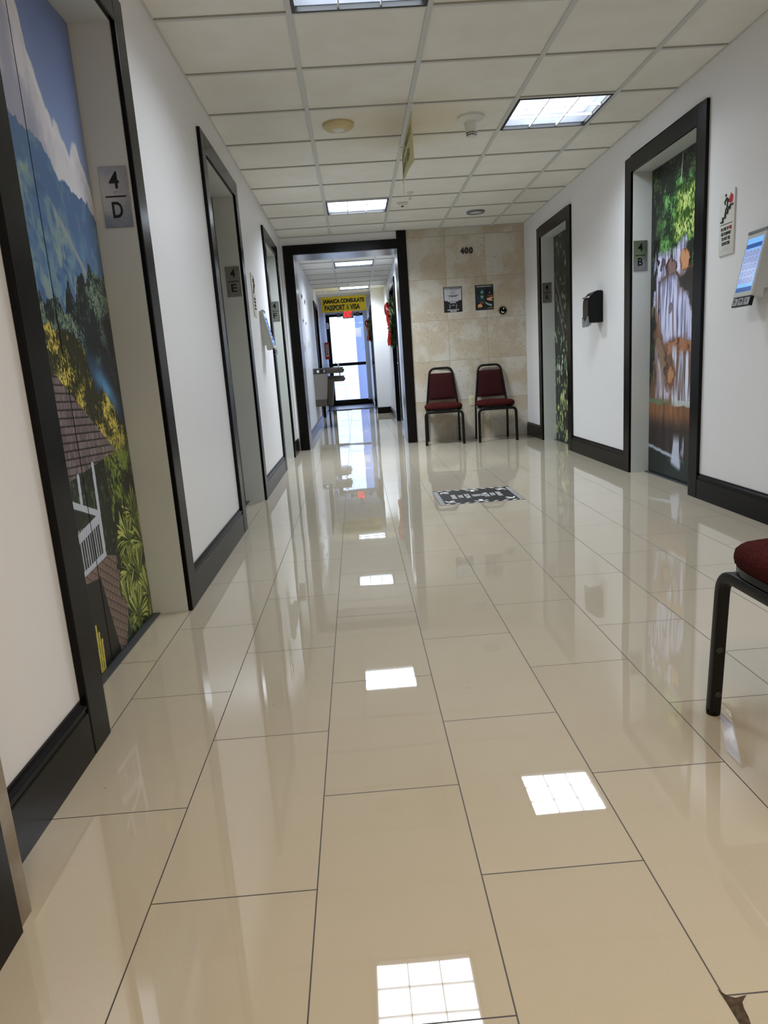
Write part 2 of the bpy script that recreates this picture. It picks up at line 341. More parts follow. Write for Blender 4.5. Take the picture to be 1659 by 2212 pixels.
struct('wall_window', bm, M['wallc'])
bm = nb(); bx(bm, -2.2, 3.2, YN-.2, 19.35, TOP, TOP+.1); struct('light_block_slab', bm, M['grey'])  # unseen slab added above the ceiling to keep sky light out of gaps

# ------------------------------------------------------------------ ceiling
def ceiling_tiles(name, xs, ys, z, holes, parent=None):
    bm = nb()
    for i in range(len(xs)-1):
        for j in range(len(ys)-1):
            if (i, j) in holes: continue
            g = .0075
            bx(bm, xs[i]-g*0, xs[i+1], ys[j], ys[j+1], z+.008, z+.03)
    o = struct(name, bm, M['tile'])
    bm = nb()
    for x in xs: bx(bm, x-.013, x+.013, ys[0], ys[-1], z-.001, z+.01)
    for y in ys:
        for i in range(len(xs)-1): bx(bm, xs[i]+.013, xs[i+1]-.013, y-.009, y+.009, z, z+.01)
    obj('ceiling_grid', bm, M['tbar'], o)
    bm = nb()   # shadow-line edges of the dropped tiles
    for y in ys:
        for i in range(len(xs)-1): bx(bm, xs[i]+.013, xs[i+1]-.013, y-.0125, y-.009, z+.003, z+.0079)
    obj('tile_edge', bm, M['tgap'], o)
    return o
LX = [XL-.005, -.175, .455, 1.118, 1.743, XR+.005]
LY = [-3.0] + [4.0+.577*k for k in range(-11, 8)] + [YB]
def cell(xs, ys, x, y):
    return max(i for i in range(len(xs)) if xs[i] <= x), max(j for j in range(len(ys)) if ys[j] <= y)
lobby_lights = [(.14, 3.15, .62), (1.43, 4.85, .86), (.14, 7.15, 2.6), (1.43, 1.4, .62), (.14, -.35, -1.05), (1.43, -1.5, -1.1)]
LH = {cell(LX, LY, x, y): (x, y, k) for x, y, k in lobby_lights}
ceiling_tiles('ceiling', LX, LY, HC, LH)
KX = [CDL-.01, -.21, .41, CDR+.01]
KY = [YB+.3, 9.26, 9.88, 10.5, 11.12, 11.74, 12.36, 12.98, 13.6, 14.22, 14.84, 15.46, 16.08, 16.7, 17.32, 17.94, 18.56, 19.0]
corr_lights = [(.1, 10.8, 1.3), (.1, 13.9, 1.3)]
KH = {cell(KX, KY, x, y): (x, y, k) for x, y, k in corr_lights}
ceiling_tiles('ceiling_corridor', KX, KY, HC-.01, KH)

labels = {
 (.14, 3.15): 'square recessed ceiling light cut off by the top edge of the picture',
 (1.43, 4.85): 'square recessed ceiling light near the right wall, beside the white smoke detector',
 (.14, 7.15): 'square recessed ceiling light just before the black framed opening to the corridor',
 (1.43, 1.4): 'square recessed ceiling light above the near right chair, out of view overhead',
 (.14, -.35): 'warm square ceiling light behind the viewpoint', (1.43, -1.5): 'warm square ceiling light farthest behind the viewpoint',
 (.1, 10.8): 'square ceiling light in the far corridor, first past the black framed opening',
 (.1, 13.9): 'square ceiling light in the far corridor above the yellow consulate sign'}
def troffer(xs, ys, ij, info, z):
    x0, x1 = xs[ij[0]]+.014, xs[ij[0]+1]-.014; y0, y1 = ys[ij[1]]+.01, ys[ij[1]+1]-.01
    cx, cy = (x0+x1)/2, (y0+y1)/2; hx, hy = (x1-x0)/2, (y1-y0)/2
    t = thing('ceiling_light', labels[info[:2]], 'ceiling light', (cx, cy, z), group=None)
    bm = nb(); fw = .016; D = .11
    bx(bm, -hx, -hx+fw, -hy, hy, -.003, .02); bx(bm, hx-fw, hx, -hy, hy, -.003, .02); bx(bm, -hx+fw, hx-fw, -hy, -hy+fw, -.003, .02); bx(bm, -hx+fw, hx-fw, hy-fw, hy, -.003, .02)
    obj('frame', bm, M['ink'], t)
    bm = nb(); e = .004
    bx(bm, -hx, -hx+e, -hy, hy, .02, D); bx(bm, hx-e, hx, -hy, hy, .02, D); bx(bm, -hx+e, hx-e, -hy, -hy+e, .02, D); bx(bm, -hx+e, hx-e, hy-e, hy, .02, D); bx(bm, -hx, hx, -hy, hy, D, D+.01)
    obj('housing', bm, M['louver'], t)
    bm = nb(); bx(bm, -hx+.01, hx-.01, -hy+.01, hy-.01, .085, .1)
    obj('diffuser', bm, M['lamp' if info[2] > 0 else 'lampw'], t)
    ld = bpy.data.lights.new('tube_light', 'AREA'); ld.shape = 'RECTANGLE'; ld.size = 2*hx-.05; ld.size_y = 2*hy-.05; ld.energy = LIGHT*abs(info[2]); ld.spread = math.radians(SPREAD)
    ld.color = (.83, .915, 1.0) if info[2] > 0 else (1.0, .80, .56)
    lo = bpy.data.objects.new('tube_light', ld); C.objects.link(lo); lo.parent = t; lo.location = (0, 0, .022)
    bm = nb()
    for k in (1, 2):
        xx = -hx+fw+(2*hx-2*fw)*k/3; yy = -hy+fw+(2*hy-2*fw)*k/3
        bx(bm, xx-.0035, xx+.0035, -hy+fw, hy-fw, .003, .018); bx(bm, -hx+fw, hx-fw, yy-.0035, yy+.0035, .003, .0179)
    obj('louver', bm, M['louver'], t)
    return t
for ij, info in LH.items(): troffer(LX, LY, ij, info, HC)
for ij, info in KH.items(): troffer(KX, KY, ij, info, HC-.01)

# ------------------------------------------------------------------ mural painting (printed artwork on the lift doors)
def hsh(ix, iy, s):
    n = (ix.astype(np.int64)*374761393 + iy.astype(np.int64)*668265263 + s*1442695041) & 0x7fffffff
    n = ((n ^ (n >> 13))*1274126177) & 0x7fffffff
    return ((n ^ (n >> 16)) & 0xffff)/65535.
def vn(x, y, s=0):
    ix, iy = np.floor(x), np.floor(y); fx, fy = x-ix, y-iy; fx = fx*fx*(3-2*fx); fy = fy*fy*(3-2*fy)
    return (hsh(ix, iy, s)*(1-fx)+hsh(ix+1, iy, s)*fx)*(1-fy)+(hsh(ix, iy+1, s)*(1-fx)+hsh(ix+1, iy+1, s)*fx)*fy
def fbm(x, y, s=0, o=4):
    t = 0; a = .5; tot = 0
    for k in range(o): t = t+a*vn(x*2**k, y*2**k, s+k*17); tot += a; a *= .55
    return t/tot
def mixc(c, col, m):
    m = np.clip(m, 0, 1)[..., None]; return c*(1-m)+np.array(col, float)*m
def ss(x, a, b): t = np.clip((x-a)/(b-a), 0, 1); return t*t*(3-2*t)
def poly(x, y, P):
    ins = np.zeros(x.shape, bool); n = len(P)
    for i in range(n):
        x1, y1 = P[i]; x2, y2 = P[(i+1) % n]
        if y1 == y2: continue
        c = ((y1 > y) != (y2 > y)) & (x < (x2-x1)*(y-y1)/(y2-y1)+x1); ins ^= c
    return ins.astype(float)
def seg(x, y, a, b, w):
    ax, ay = a; bx_, by = b; d2 = (bx_-ax)**2+(by-ay)**2
    t = np.clip(((x-ax)*(bx_-ax)+(y-ay)*(by-ay))/d2, 0, 1); d = np.hypot(x-ax-t*(bx_-ax), y-ay-t*(by-ay)); return (d < w).astype(float)
def itp(s, P): return np.interp(s, [p[0] for p in P], [p[1] for p in P])
def leafy(c, s, z, msk, cols, sc, seed, st=1.0):
    a = fbm(s*sc, z*sc*st, seed, 3); b = fbm(s*sc*2.7, z*sc*2.7*st, seed+5, 2); cl = fbm(s*sc*.18, z*sc*.18, seed+9, 2)
    d = fbm(s*sc*2.2+31, z*sc*2.2*st, seed+13, 2); q = a*.45+b*.3+d*.25+(cl-.5)*.7
    c = mixc(c, cols[0], msk)
    c = mixc(c, cols[1], msk*ss(q, .40, .62)); c = mixc(c, cols[2], msk*ss(b*.45+d*.35+a*.2+(cl-.5)*.8, .52, .70))
    c = mixc(c, (0, 0, 0), msk*ss(.46-d, 0, .2)*.45)
    return c
def paint_hills(s, z):
    c = np.zeros(s.shape+(3,)); t = ss(z, 1.5, 2.2)
    c = mixc(c+np.array([152, 174, 216.]), (112, 132, 184), t)
    c = mixc(c, (165, 170, 205), ss(fbm(s*5, z*2.2, 3), .55, .8)*ss(z, 1.95, 2.2)*.7)
    cl = itp(s, [(1.7, 2.5), (2.2, 2.3), (2.333, 2.09), (2.351, 1.985), (2.384, 1.935), (2.422, 1.86), (2.466, 1.80), (2.547, 1.79), (2.576, 1.745), (2.655, 1.775), (2.695, 1.73), (2.728, 1.67), (2.8, 1.58)])
    n = (fbm(s*14, z*9, 11)-.5)*.12
    m = ss(cl+n-z, -.012, .012); c = mixc(c, (224, 222, 230), m); c = mixc(c, (166, 168, 190), m*ss(fbm(s*10, z*5, 13, 6)+(cl-z)*.7, .42, .85)); c = mixc(c, (238, 238, 240), m*ss(.05-np.abs(cl+n-z-.02), 0, .05)*.6)
    rg = itp(s, [(1.7, 1.80), (2.1, 1.735), (2.179, 1.725), (2.274, 1.715), (2.328, 1.716), (2.384, 1.688), (2.42, 1.65), (2.457, 1.623), (2.499, 1.641), (2.559, 1.61), (2.687, 1.6), (2.758, 1.542)])
    n = (fbm(s*60, z*0+1, 21)-.5)*.03; m = ss(rg+n-z, -.002, .002)
    c = mixc(c, (84, 116, 160), m); c = mixc(c, (108, 144, 172), m*ss(fbm(s*22, z*14, 22), .45, .7)*.8)
    r2 = itp(s, [(1.7, 1.70), (2.28, 1.60), (2.42, 1.50), (2.55, 1.38), (2.66, 1.25), (2.76, 1.15)])
    m2 = m*ss(r2+(fbm(s*20, z*8, 26)-.5)*.06-z, -.01, .01); c = mixc(c, (88, 122, 168), m2); c = mixc(c, (126, 158, 166), m2*ss(fbm(s*34, z*18, 27, 6), .38, .66)*.85); c = mixc(c, (66, 94, 136), m2*ss(fbm(s*60+z*30, z*30, 29, 4), .52, .72)*.6)
    c = mixc(c, (156, 176, 164), m2*ss(fbm(s*13, z*8, 28, 6)+fbm(s*80, z*50, 30, 2)*.25, .62, .82)*.75); c = mixc(c, (170, 170, 168), m2*np.exp(-((r2-.02-z)/.016)**2)*ss(s, 2.33, 2.45)*.8)
    dt = itp(s, [(1.7, 1.2), (2.177, 1.23), (2.296, 1.24), (2.33, 1.19), (2.394, 1.302), (2.43, 1.24), (2.498, 1.351), (2.55, 1.30), (2.614, 1.38), (2.70, 1.33), (2.782, 1.393)])
    n = (fbm(s*30, z*12, 31)-.5)*.09; m = ss(dt+n-z, -.003, .003)
    c = leafy(c, s, z, m, ((24, 36, 44), (54, 76, 78), (128, 150, 128)), 80, 33, .6); c = mixc(c, (22, 28, 46), m*ss(dt-z, .12, .4)*.8)
    q = s*.64+z*1.0; sm = np.exp(-((s*.55+z*.84-(2.58*.55+.95*.84))/.045)**2)*np.exp(-((s-2.59)/.11)**2)
    c = mixc(c, (88, 148, 190), m*sm*(.5+.8*fbm(s*18, z*18, 41)))
    yt = itp(s, [(1.7, 1.15), (2.197, 1.14), (2.349, 1.13), (2.441, 1.08), (2.47, .98), (2.492, .93), (2.557, .95), (2.647, .87), (2.70, .80), (2.733, .80), (2.8, .76)])
    n = (fbm(s*35, z*18, 51)-.5)*.06; m = ss(yt+n-z, -.003, .003)
    c = leafy(c, s, z, m, ((44, 46, 24), (132, 124, 44), (222, 202, 96)), 85, 53, .55)
    gd = ss(s-2.42+(.75-z)*.2, 0, .12)*ss(.78-z, 0, .12); c2 = leafy(c, s, z, np.ones_like(m), ((18, 24, 20), (44, 66, 30), (120, 140, 56)), 50, 57, .6); c = c*(1-(m*gd)[..., None])+c2*(m*gd)[..., None]
    # pavilion
    un = (z < .72)*(s < 2.47); c = mixc(c, (20, 28, 22), un*1.); c = mixc(c, (62, 84, 48), un*ss(fbm(s*60, z*40, 61), .62, .7))
    rf = poly(s, z, [(1.75, .84), (2.18, 1.0), (2.225, .965), (2.598, .715), (2.40, .69), (2.178, .665), (1.75, .62)])
    row = (z+(s-2.18)*.05*(1-(z-.7)))/.026; fr = row-np.floor(row); colr = 96+30*hsh(np.floor(s/.018+np.floor(row)*.5), np.floor(row), 4)
    rc = np.stack([colr+10, colr-4, colr-2], -1)*(1-.75*ss(.32-fr, 0, .26))[..., None]*(.72+.5*fbm(s*220, z*30, 63, 2))[..., None]; c = c*(1-rf[..., None])+rc*rf[..., None]
    for a, b, w_ in (((2.225, .668), (2.218, .57), .010), ((2.358, .69), (2.344, .37), .011), ((2.12, .60), (2.339, .523), .011), ((2.12, .47), (2.341, .505), .016), ((2.12, .352), (2.345, .372), .012), ((2.0, .6), (2.0, .35), .01)):
        c = mixc(c, (196, 202, 214), seg(s, z, a, b, w_))
    for k in range(14):
        x = 2.335-k*.019; c = mixc(c, (186, 190, 204), seg(s, z, (x, .37), (x, .50), .0035))
    lr = poly(s, z, [(2.10, .345), (2.362, .366), (2.569, .31), (2.50, .16), (2.42, .0), (2.30, .0), (2.288, .28)])
    row = (z*.9+s*.55)/.030; fr = row-np.floor(row); br_ = (s*1.0-z*.6)/.035+.5*(np.floor(row) % 2); fb = br_-np.floor(br_)
    rc = np.stack([138-20*fr, 116-18*fr, 106-16*fr], -1)*(1-.5*((fr < .14) | (fb < .1)))[..., None]; c = c*(1-lr[..., None])+rc*lr[..., None]
    c = mixc(c, (14, 14, 14), poly(s, z, [(2.1, .33), (2.275, .31), (2.33, .1), (2.36, 0), (2.1, 0)]))
    pm = ss(s-(2.44+(z-.3)**2*1.3+(fbm(s*20, z*20, 71)-.5)*.12), -.01, .01)*ss(.52+(fbm(s*30, z*4, 73)-.5)*.2-z, -.02, .02)
    c = leafy(c, s, z, pm, ((16, 22, 12), (44, 62, 24), (96, 112, 48)), 60, 79, .5)
    for k_, (px_, pz_, pr_) in enumerate(((2.70, .44, .13), (2.60, .36, .11), (2.76, .30, .14), (2.56, .24, .10), (2.66, .19, .13), (2.50, .13, .11), (2.74, .09, .13), (2.58, .05, .12), (2.47, .02, .08))):
        dx, dz_ = s-px_, z-pz_; rr = np.hypot(dx, dz_)/pr_; an = np.arctan2(dz_+.25*dx*dx/pr_, dx)
        st = fbm(an*15+k_*7, rr*1.5, 75+k_, 2); env = ss(1-rr+(st-.5)*.9, 0, .12)*pm
        c = mixc(c, (20, 28, 14), env*.75); c = mixc(c, (104, 124, 46), env*ss(st, .44, .54)); c = mixc(c, (186, 190, 100), env*ss(st, .56, .66)*ss(rr, .1, .5))
    for k in range(3):
        x = 2.165+.016*k; c = mixc(c, (214, 198, 84), seg(s, z, (x, .0), (x+.008, .17-.03*k), .006))
    return c
def paint_falls(s, z):
    sw = s+(fbm(s*10, z*8, 171, 5)-.5)*.10; zw = z+(fbm(s*9+5, z*9, 173, 5)-.5)*.09
    # s runs 4.29..5.27 (larger is farther)
    c = np.zeros(s.shape+(3,))+np.array([14, 18, 14.])
    one = np.ones_like(s)
    c = leafy(c, s, z, one, ((12, 16, 12), (30, 44, 26), (86, 116, 60)), 40, 101, .7)
    # right of picture = small s
    gm = ss(5.16-s+(fbm(s*12, z*6, 103)-.5)*.3, 0, .14)*ss(2.10-z+(fbm(s*14, z*9, 104)-.5)*.2, 0, .1)*ss(z-1.55, 0, .08)
    c = leafy(c, s, z, gm, ((16, 36, 16), (48, 100, 46), (112, 168, 92)), 60, 105, .6)
    lm = ss(4.93-s+(fbm(s*16, z*7, 107)-.5)*.16, 0, .06)*ss(2.02-z, 0, .06)*ss(z-1.63, 0, .06)
    c = leafy(c, s, z, lm, ((56, 88, 30), (118, 158, 58), (196, 214, 128)), 58, 109, .38)
    c = mixc(c, (30, 34, 24), ss(4.80-s, 0, .03)*ss(z-1.55, 0, .03)*ss(1.66+(fbm(s*30, z*10, 141)-.5)*.1-z, 0, .03))
    c = mixc(c, (190, 200, 180), seg(s, z, (4.79, 2.2), (4.81, 2.03), .004))
    rocks = ss(1.50-z, 0, .05); n = fbm(s*9, z*5, 111, 5)
    rc = np.stack([60+110*n, 46+76*n, 38+54*n], -1); m = rocks*ss(5.27-s, 0, .01); c = c*(1-m[..., None])+rc*m[..., None]
    def fall(c, P, seed, col=(206, 208, 234), d=(98, 92, 118)):
        x = s+(fbm(s*9, z*6, seed, 5)-.5)*.12; zz = z+(fbm(s*7+9, z*7, seed+3, 5)-.5)*.11
        m = 0
        for k_ in range(5): m = m+poly(x+(fbm(s*40, z*5, seed+20+k_, 2)-.5)*.09, zz+(k_-2)*.012, P)/5
        k = fbm(s*46+fbm(s*4, z*2, seed+1)*3, z*2.6, seed+2, 3); k2 = fbm(s*120, z*6, seed+8, 2)
        m = m*ss(k*.7+k2*.3, .30, .52)
        c = mixc(c, d, m*.9); c = mixc(c, [(a_+b_)/2 for a_, b_ in zip(col, d)], m*ss(k, .35, .52)*.9); return mixc(c, col, m*ss(k*.75+k2*.25, .46, .62))
    c = fall(c, [(5.20, 1.62), (5.0, 1.60), (4.72, 1.64), (4.69, 1.44), (4.85, 1.44), (5.15, 1.44)], 121)
    def rock(c, x, zz, rx, rz, col, dk):
        d = ((s-x)/rx)**2+((z-zz)/rz)**2+(fbm(s*9, z*9, 131+int(x*100), 5)-.5)*4; m = ss(1-d, 0, .25)
        sh = fbm(s*18, z*10, 133); return mixc(mixc(c, col, m), dk, m*ss(sh+(d-.5)*.5, .45, .85))
    c = rock(c, 4.93, 1.52, .085, .075, (128, 100, 96), (52, 38, 40)); c = rock(c, 4.735, 1.52, .055, .065, (196, 142, 98), (112, 70, 44))
    c = rock(c, 5.08, 1.54, .05, .05, (96, 80, 92), (40, 32, 40))
    c = mixc(c, (84, 62, 48), poly(sw, zw, [(5.15, 1.44), (4.6, 1.46), (4.3, 1.44), (4.3, 1.34), (4.75, 1.37), (5.1, 1.40)])); c = mixc(c, (36, 30, 22), poly(sw, zw, [(4.84, 1.44), (4.3, 1.47), (4.3, 1.0), (4.64, 1.1), (4.70, 1.28), (4.79, 1.40)])*.85)
    c = fall(c, [(5.225, 1.56), (5.18, 1.55), (5.13, 1.42), (4.99, 1.43), (4.86, 1.43), (4.78, 1.33), (4.68, 1.28), (4.60, 1.18), (4.58, 1.0), (5.02, 1.0), (5.10, 1.12), (5.18, 1.30)], 123, (210, 212, 240), (92, 96, 140))
    c = rock(c, 4.93, 1.22, .035, .045, (120, 112, 130), (70, 64, 86))
    c = mixc(mixc(c, (168, 112, 74), poly(sw, zw, [(4.95, 1.0), (4.2, .99), (4.2, .89), (4.94, .9)])), (90, 54, 34), poly(sw, zw, [(4.95, 1.0), (4.2, .99), (4.2, .89), (4.94, .9)])*ss(fbm(s*20, z*20, 135), .5, .75))
    c = rock(c, 5.07, .86, .13, .17, (140, 112, 92), (70, 50, 42)); c = rock(c, 4.90, .72, .05, .12, (186, 134, 92), (110, 70, 48))
    c = fall(c, [(5.25, .985), (5.17, .985), (5.09, .82), (5.0, .70), (4.90, .60), (5.16, .585), (5.17, .75), (5.20, .88)], 125, (214, 210, 224), (128, 110, 118))
    c = fall(c, [(4.93, .97), (4.88, .95), (4.66, .89), (4.3, .88), (4.3, .56), (4.90, .55), (4.86, .70), (4.80, .80)], 127, (226, 228, 240), (134, 136, 160))
    c = mixc(c, (112, 130, 100), ss(.585+(fbm(s*12, z*0, 151)-.5)*.02-z, 0, .012)*ss(s, 4.75, 5.2)); c = mixc(c, (200, 210, 206), ss(.585-z, 0, .01)*ss(4.9-s, 0, .1)*.8)
    lo = ss(.545+(fbm(s*10, z*0, 153)-.5)*.03-z, 0, .01); n = fbm(s*42, z*3.5, 155, 4)
    base = np.stack([88+96*n, 60+66*n, 40+42*n], -1); dk = ss(.50-z, 0, .16)[..., None]; base = base*(1-dk)+np.stack([34+30*n, 26+22*n, 26+20*n], -1)*dk
    c = c*(1-lo[..., None])+base*lo[..., None]
    c = mixc(c, (24, 38, 36), ss(.20+(5.27-s)*-.04-z, 0, .02))
    d = np.abs(z-(.215-(5.27-s)*.11+(fbm(s*16, z*3, 157)-.5)*.02)); c = mixc(c, (188, 204, 220), ss(.022-d, 0, .018)*ss(s, 4.62, 4.9)*.9)
    sp = ss(fbm(s*34, z*3.5, 159, 4)-.30-np.abs(s-4.79)*2.2+(.2-z)*.35, 0, .15)*ss(.36-z, 0, .1)*ss(z-.06-np.abs(s-4.75)*.25, 0, .05); c = mixc(c, (204, 212, 236), sp*.95)
    # dark overhanging leaves on the far edge
    lf = ss(fbm(s*26, z*9, 161, 4)+(s-5.17)*2.6-.55, 0, .06)*ss(z-.62, 0, .1); c = mixc(c, (16, 20, 16), lf); c = mixc(c, (58, 84, 48), lf*ss(fbm(s*50, z*20, 163), .6, .7))
    return c
def paint_leaves(s, z):
    c = np.zeros(s.shape+(3,))+np.array([22, 24, 22.]); one = np.ones_like(s)
    g = fbm(s*9, z*5, 201)
    c = mixc(c, (48, 58, 40), ss(fbm(s*46, z*13, 203), .58, .66)*(.4+.6*g)); b = fbm(s*38, z*16, 205, 3)
    dens = itp(z, [(0, .60), (.3, .56), (.45, .50), (.6, .64), (.75, .52), (.9, .6), (1.1, .58), (1.3, .68), (2.3, .68)])
    c = mixc(c, (116, 142, 96), ss(b-dens, -.0, .05)); c = mixc(c, (206, 214, 130), ss(b-dens-.07, 0, .04)*ss(.95-z, 0, .4)); c = mixc(c, (184, 200, 184), ss(b-dens-.09, 0, .04)*ss(z-.6, 0, .2))
    for a, e, w_ in (((7.79, 1.85), (7.45, 1.35), .010), ((7.72, 1.6), (7.45, 1.15), .009), ((7.60, 1.5), (7.50, 1.62), .006), ((7.79, 2.0), (7.5, 2.12), .005)):
        c = mixc(c, (122, 108, 108), seg(s, z, a, e, w_))
    return c
def mural_panel(name, parent, X, y0, y1, z0, z1, ds, dz, fn, face):
    """face=+1: visible side looks to +X, -1: to -X; slab .03 deep behind"""
    nx, nz = max(2, int((y1-y0)/ds)), max(2, int((z1-z0)/dz))
    ys = np.linspace(y0, y1, nx+1); zs = np.linspace(z0, z1, nz+1); S, Z = np.meshgrid(ys, zs)
    col = fn(S, Z)/255.; col = np.where(col <= .04045, col/12.92, ((col+.055)/1.055)**2.4)
    n = S.size; v = np.stack([np.full(n, X), S.ravel(), Z.ravel()], 1)
    i = np.arange(nz)[:, None]*(nx+1)+np.arange(nx)[None, :]; i = i.ravel()
    q = np.stack([i, i+1, i+nx+2, i+nx+1], 1)       # normal +X
    if face < 0: q = q[:, ::-1]
    back = X-face*.03
    bv = np.array([(X, y0, z0), (X, y1, z0), (X, y1, z1), (X, y0, z1), (back, y0, z0), (back, y1, z0), (back, y1, z1), (back, y0, z1)])
    bq = np.array([(4, 5, 1, 0), (5, 6, 2, 1), (6, 7, 3, 2), (7, 4, 0, 3), (7, 6, 5, 4)])+n
    if face < 0: bq = bq[:, ::-1]
    V = np.concatenate([v, bv]); Q = np.concatenate([q, bq])
    me = bpy.data.meshes.new(name); me.vertices.add(len(V)); me.vertices.foreach_set('co', V.ravel())
    me.loops.add(Q.size); me.loops.foreach_set('vertex_index', Q.ravel().astype(np.int32)); me.polygons.add(len(Q))
    me.polygons.foreach_set('loop_start', np.arange(0, Q.size, 4, dtype=np.int32)); me.update(calc_edges=True); me.validate()
    a = me.color_attributes.new('Col', 'FLOAT_COLOR', 'POINT'); cc = np.ones((len(V), 4)); cc[:n, :3] = np.clip(col.reshape(-1, 3), 0, 1); cc[n:, :3] = .01
    a.data.foreach_set('color', cc.astype(np.float32).ravel()); me.materials.append(M['mural'])
    o = bpy.data.objects.new(name, me); C.objects.link(o); o.parent = parent; return o
def paint_plain(s, z): return leafy(np.zeros(s.shape+(3,)), s, z, np.ones_like(s), ((22, 32, 26), (44, 66, 44), (110, 130, 90)), 30, 301)

# ------------------------------------------------------------------ elevator entrances
def elevator(n, side, y0, y1, fn, ds, dz, split=.5):
    t = thing('door_%d' % n, kind='structure')
    sg = 1 if side == 'L' else -1
    xw = XL if side == 'L' else XR; xf = xw+sg*.02; xd = DL if side == 'L' else DR
    def X(a, b): return (min(a, b), max(a, b))
    bm = nb(); o = X(xw, xf)
    bx(bm, *o, y0-CW, y0, 0, OH+CW-.004); bx(bm, *o, y1, y1+CW, 0, OH+CW-.004); bx(bm, *o, y0, y1, OH, OH+CW-.004)
    bmesh.ops.remove_doubles(bm, verts=bm.verts, dist=1e-5)
    c = obj('casing', bm, M['black'], t)
    md = c.modifiers.new('b', 'BEVEL'); md.width = .0035; md.segments = 2
    # painted steel reveal
    bm = nb(); o = X(xw+sg*.001, xd-sg*.05)
    bx(bm, *o, y0-.03, y0+.002, 0, OH+.03); bx(bm, *o, y1-.002, y1+.03, 0, OH+.03); bx(bm, *o, y0, y1, OH-.002, OH+.03)
    obj('jamb', bm, M['jamb'], t)
    # threshold and doors
    bm = nb(); o = X(xd-sg*.05, xd+sg*.03); bx(bm, *o, y0+.003, y1-.003, -.02, .004)
    for k in (.008, .018): bx(bm, *X(xd+sg*k, xd+sg*(k+.004)), y0+.003, y1-.003, .0041, .0055)
    obj('sill', bm, M['grey'], t)
    ym = y0+(y1-y0)*split
    mural_panel('door_panel', t, xd, y0+.004, ym-.0025, .008, OH-.004, ds, dz, fn, sg)
    mural_panel('door_panel', t, xd, ym+.0025, y1-.006, .008, OH-.004, ds, dz, fn, sg)
    bm = nb(); bx(bm, *X(xd-sg*.06, xd-sg*.031), y0-.03, y1+.03, 0, OH+.03); obj('shaft_backing', bm, M['ink'], t)
    return t
elevator(1, 'L', *LEFT[0], paint_hills, .0026, .0019)
elevator(2, 'L', *LEFT[1], paint_plain, .02, .02)
elevator(3, 'L', *LEFT[2], paint_plain, .02, .02)
elevator(4, 'R', *RIGHT[1], paint_falls, .0038, .0028, split=.24)
elevator(5, 'R', *RIGHT[2], paint_leaves, .006, .0045, split=.24)
elevator(6, 'R', *RIGHT[0], paint_plain, .02, .02)

def number_plate(letter, side, y, label):
    """steel plate on the far reveal of a lift entrance, facing the camera"""
    cx = -.838 if side == 'L' else 2.185
    t = thing('number_plate', label, 'sign', (cx, y-.002, 1.635))
    bm = nb(); bx(bm, -.052, .052, -.003, 0, -.106, .106, bev=.001, seg=1); obj('plate', bm, M['plate'], t)
    text('floor_number', '4', M['ink'], 0, .058, .085, t, y=-.004, bold=.0016, height=.058, width=.036)
    box('divider_bar', M['ink'], (-.038, .038, -.0045, -.003, -.001, .004), t)
    text('car_letter', letter, M['ink'], 0, -.045, .085, t, y=-.004, bold=.0016, height=.056, width=.038)
    text('braille', '..:', M['steeld'], 0, .019, .03, t, y=-.004, height=.006, width=.010); return t
number_plate('D', 'L', LEFT[0][1]-.002, 'steel plate reading 4 over D in the nearest left elevator opening')
number_plate('E', 'L', LEFT[1][1]-.002, 'steel plate reading 4 over E in the middle left elevator opening')
number_plate('F', 'L', LEFT[2][1]-.002, 'steel plate reading 4 over F in the farthest left elevator opening')
number_plate('B', 'R', RIGHT[1][1]-.002, 'steel plate reading 4 over B beside the waterfall door')
number_plate('A', 'R', RIGHT[2][1]-.002, 'steel plate reading 4 over A in the far right elevator opening')

# ------------------------------------------------------------------ baseboards
def baseboard(name, side, x, a, b, h=.158, t=.018):
    sg = {'L': 1, 'R': -1}.get(side)
    prof = [(0, 0), (t, 0), (t, h-.036), (t-.004, h-.034), (t-.004, h-.026), (t-.001, h-.022), (t-.001, h-.017), (t-.009, h-.008), (t-.012, h), (0, h)]
    bm = nb(); prism(bm, [(x+sg*p[0], p[1]) for p in prof], 'y', a, b); return struct(name, bm, M['black'])
baseboard('baseboard_left', 'L', XL, 1.1, LEFT[0][0]-CW); baseboard('baseboard_left.001', 'L', XL, LEFT[0][1]+CW, LEFT[1][0]-CW)
baseboard('baseboard_left.002', 'L', XL, LEFT[1][1]+CW, LEFT[2][0]-CW); baseboard('baseboard_left.003', 'L', XL, LEFT[2][1]+CW, YB-.001)
baseboard('baseboard_right', 'R', XR, RIGHT[0][1]+CW, RIGHT[1][0]-CW); baseboard('baseboard_right.001', 'R', XR, RIGHT[1][1]+CW, RIGHT[2][0]-CW)
baseboard('baseboard_right.002', 'R', XR, RIGHT[2][1]+CW, YB-.001); baseboard('baseboard_right.003', 'R', XR, YN, RIGHT[0][0]-CW)
baseboard('baseboard_corridor_left', 'L', CDL, YB+.46, 13.2, .13); baseboard('baseboard_corridor_left.001', 'L', CDL, 14.45, 18.95, .13)
baseboard('baseboard_corridor_right', 'R', CDR, YB+.46, 10.8, .13); baseboard('baseboard_corridor_right.001', 'R', CDR, 12.25, 14.5, .13)
baseboard('baseboard_corridor_right.002', 'R', CDN, 16.05, 18.94, .13)
bm = nb(); bx(bm, CDN-.018, CDR, 14.482, 14.5, 0, .13); bx(bm, CDN-.018, CDN, 14.5, 14.85, 0, .13); struct('baseboard_corridor_end', bm, M['black'])

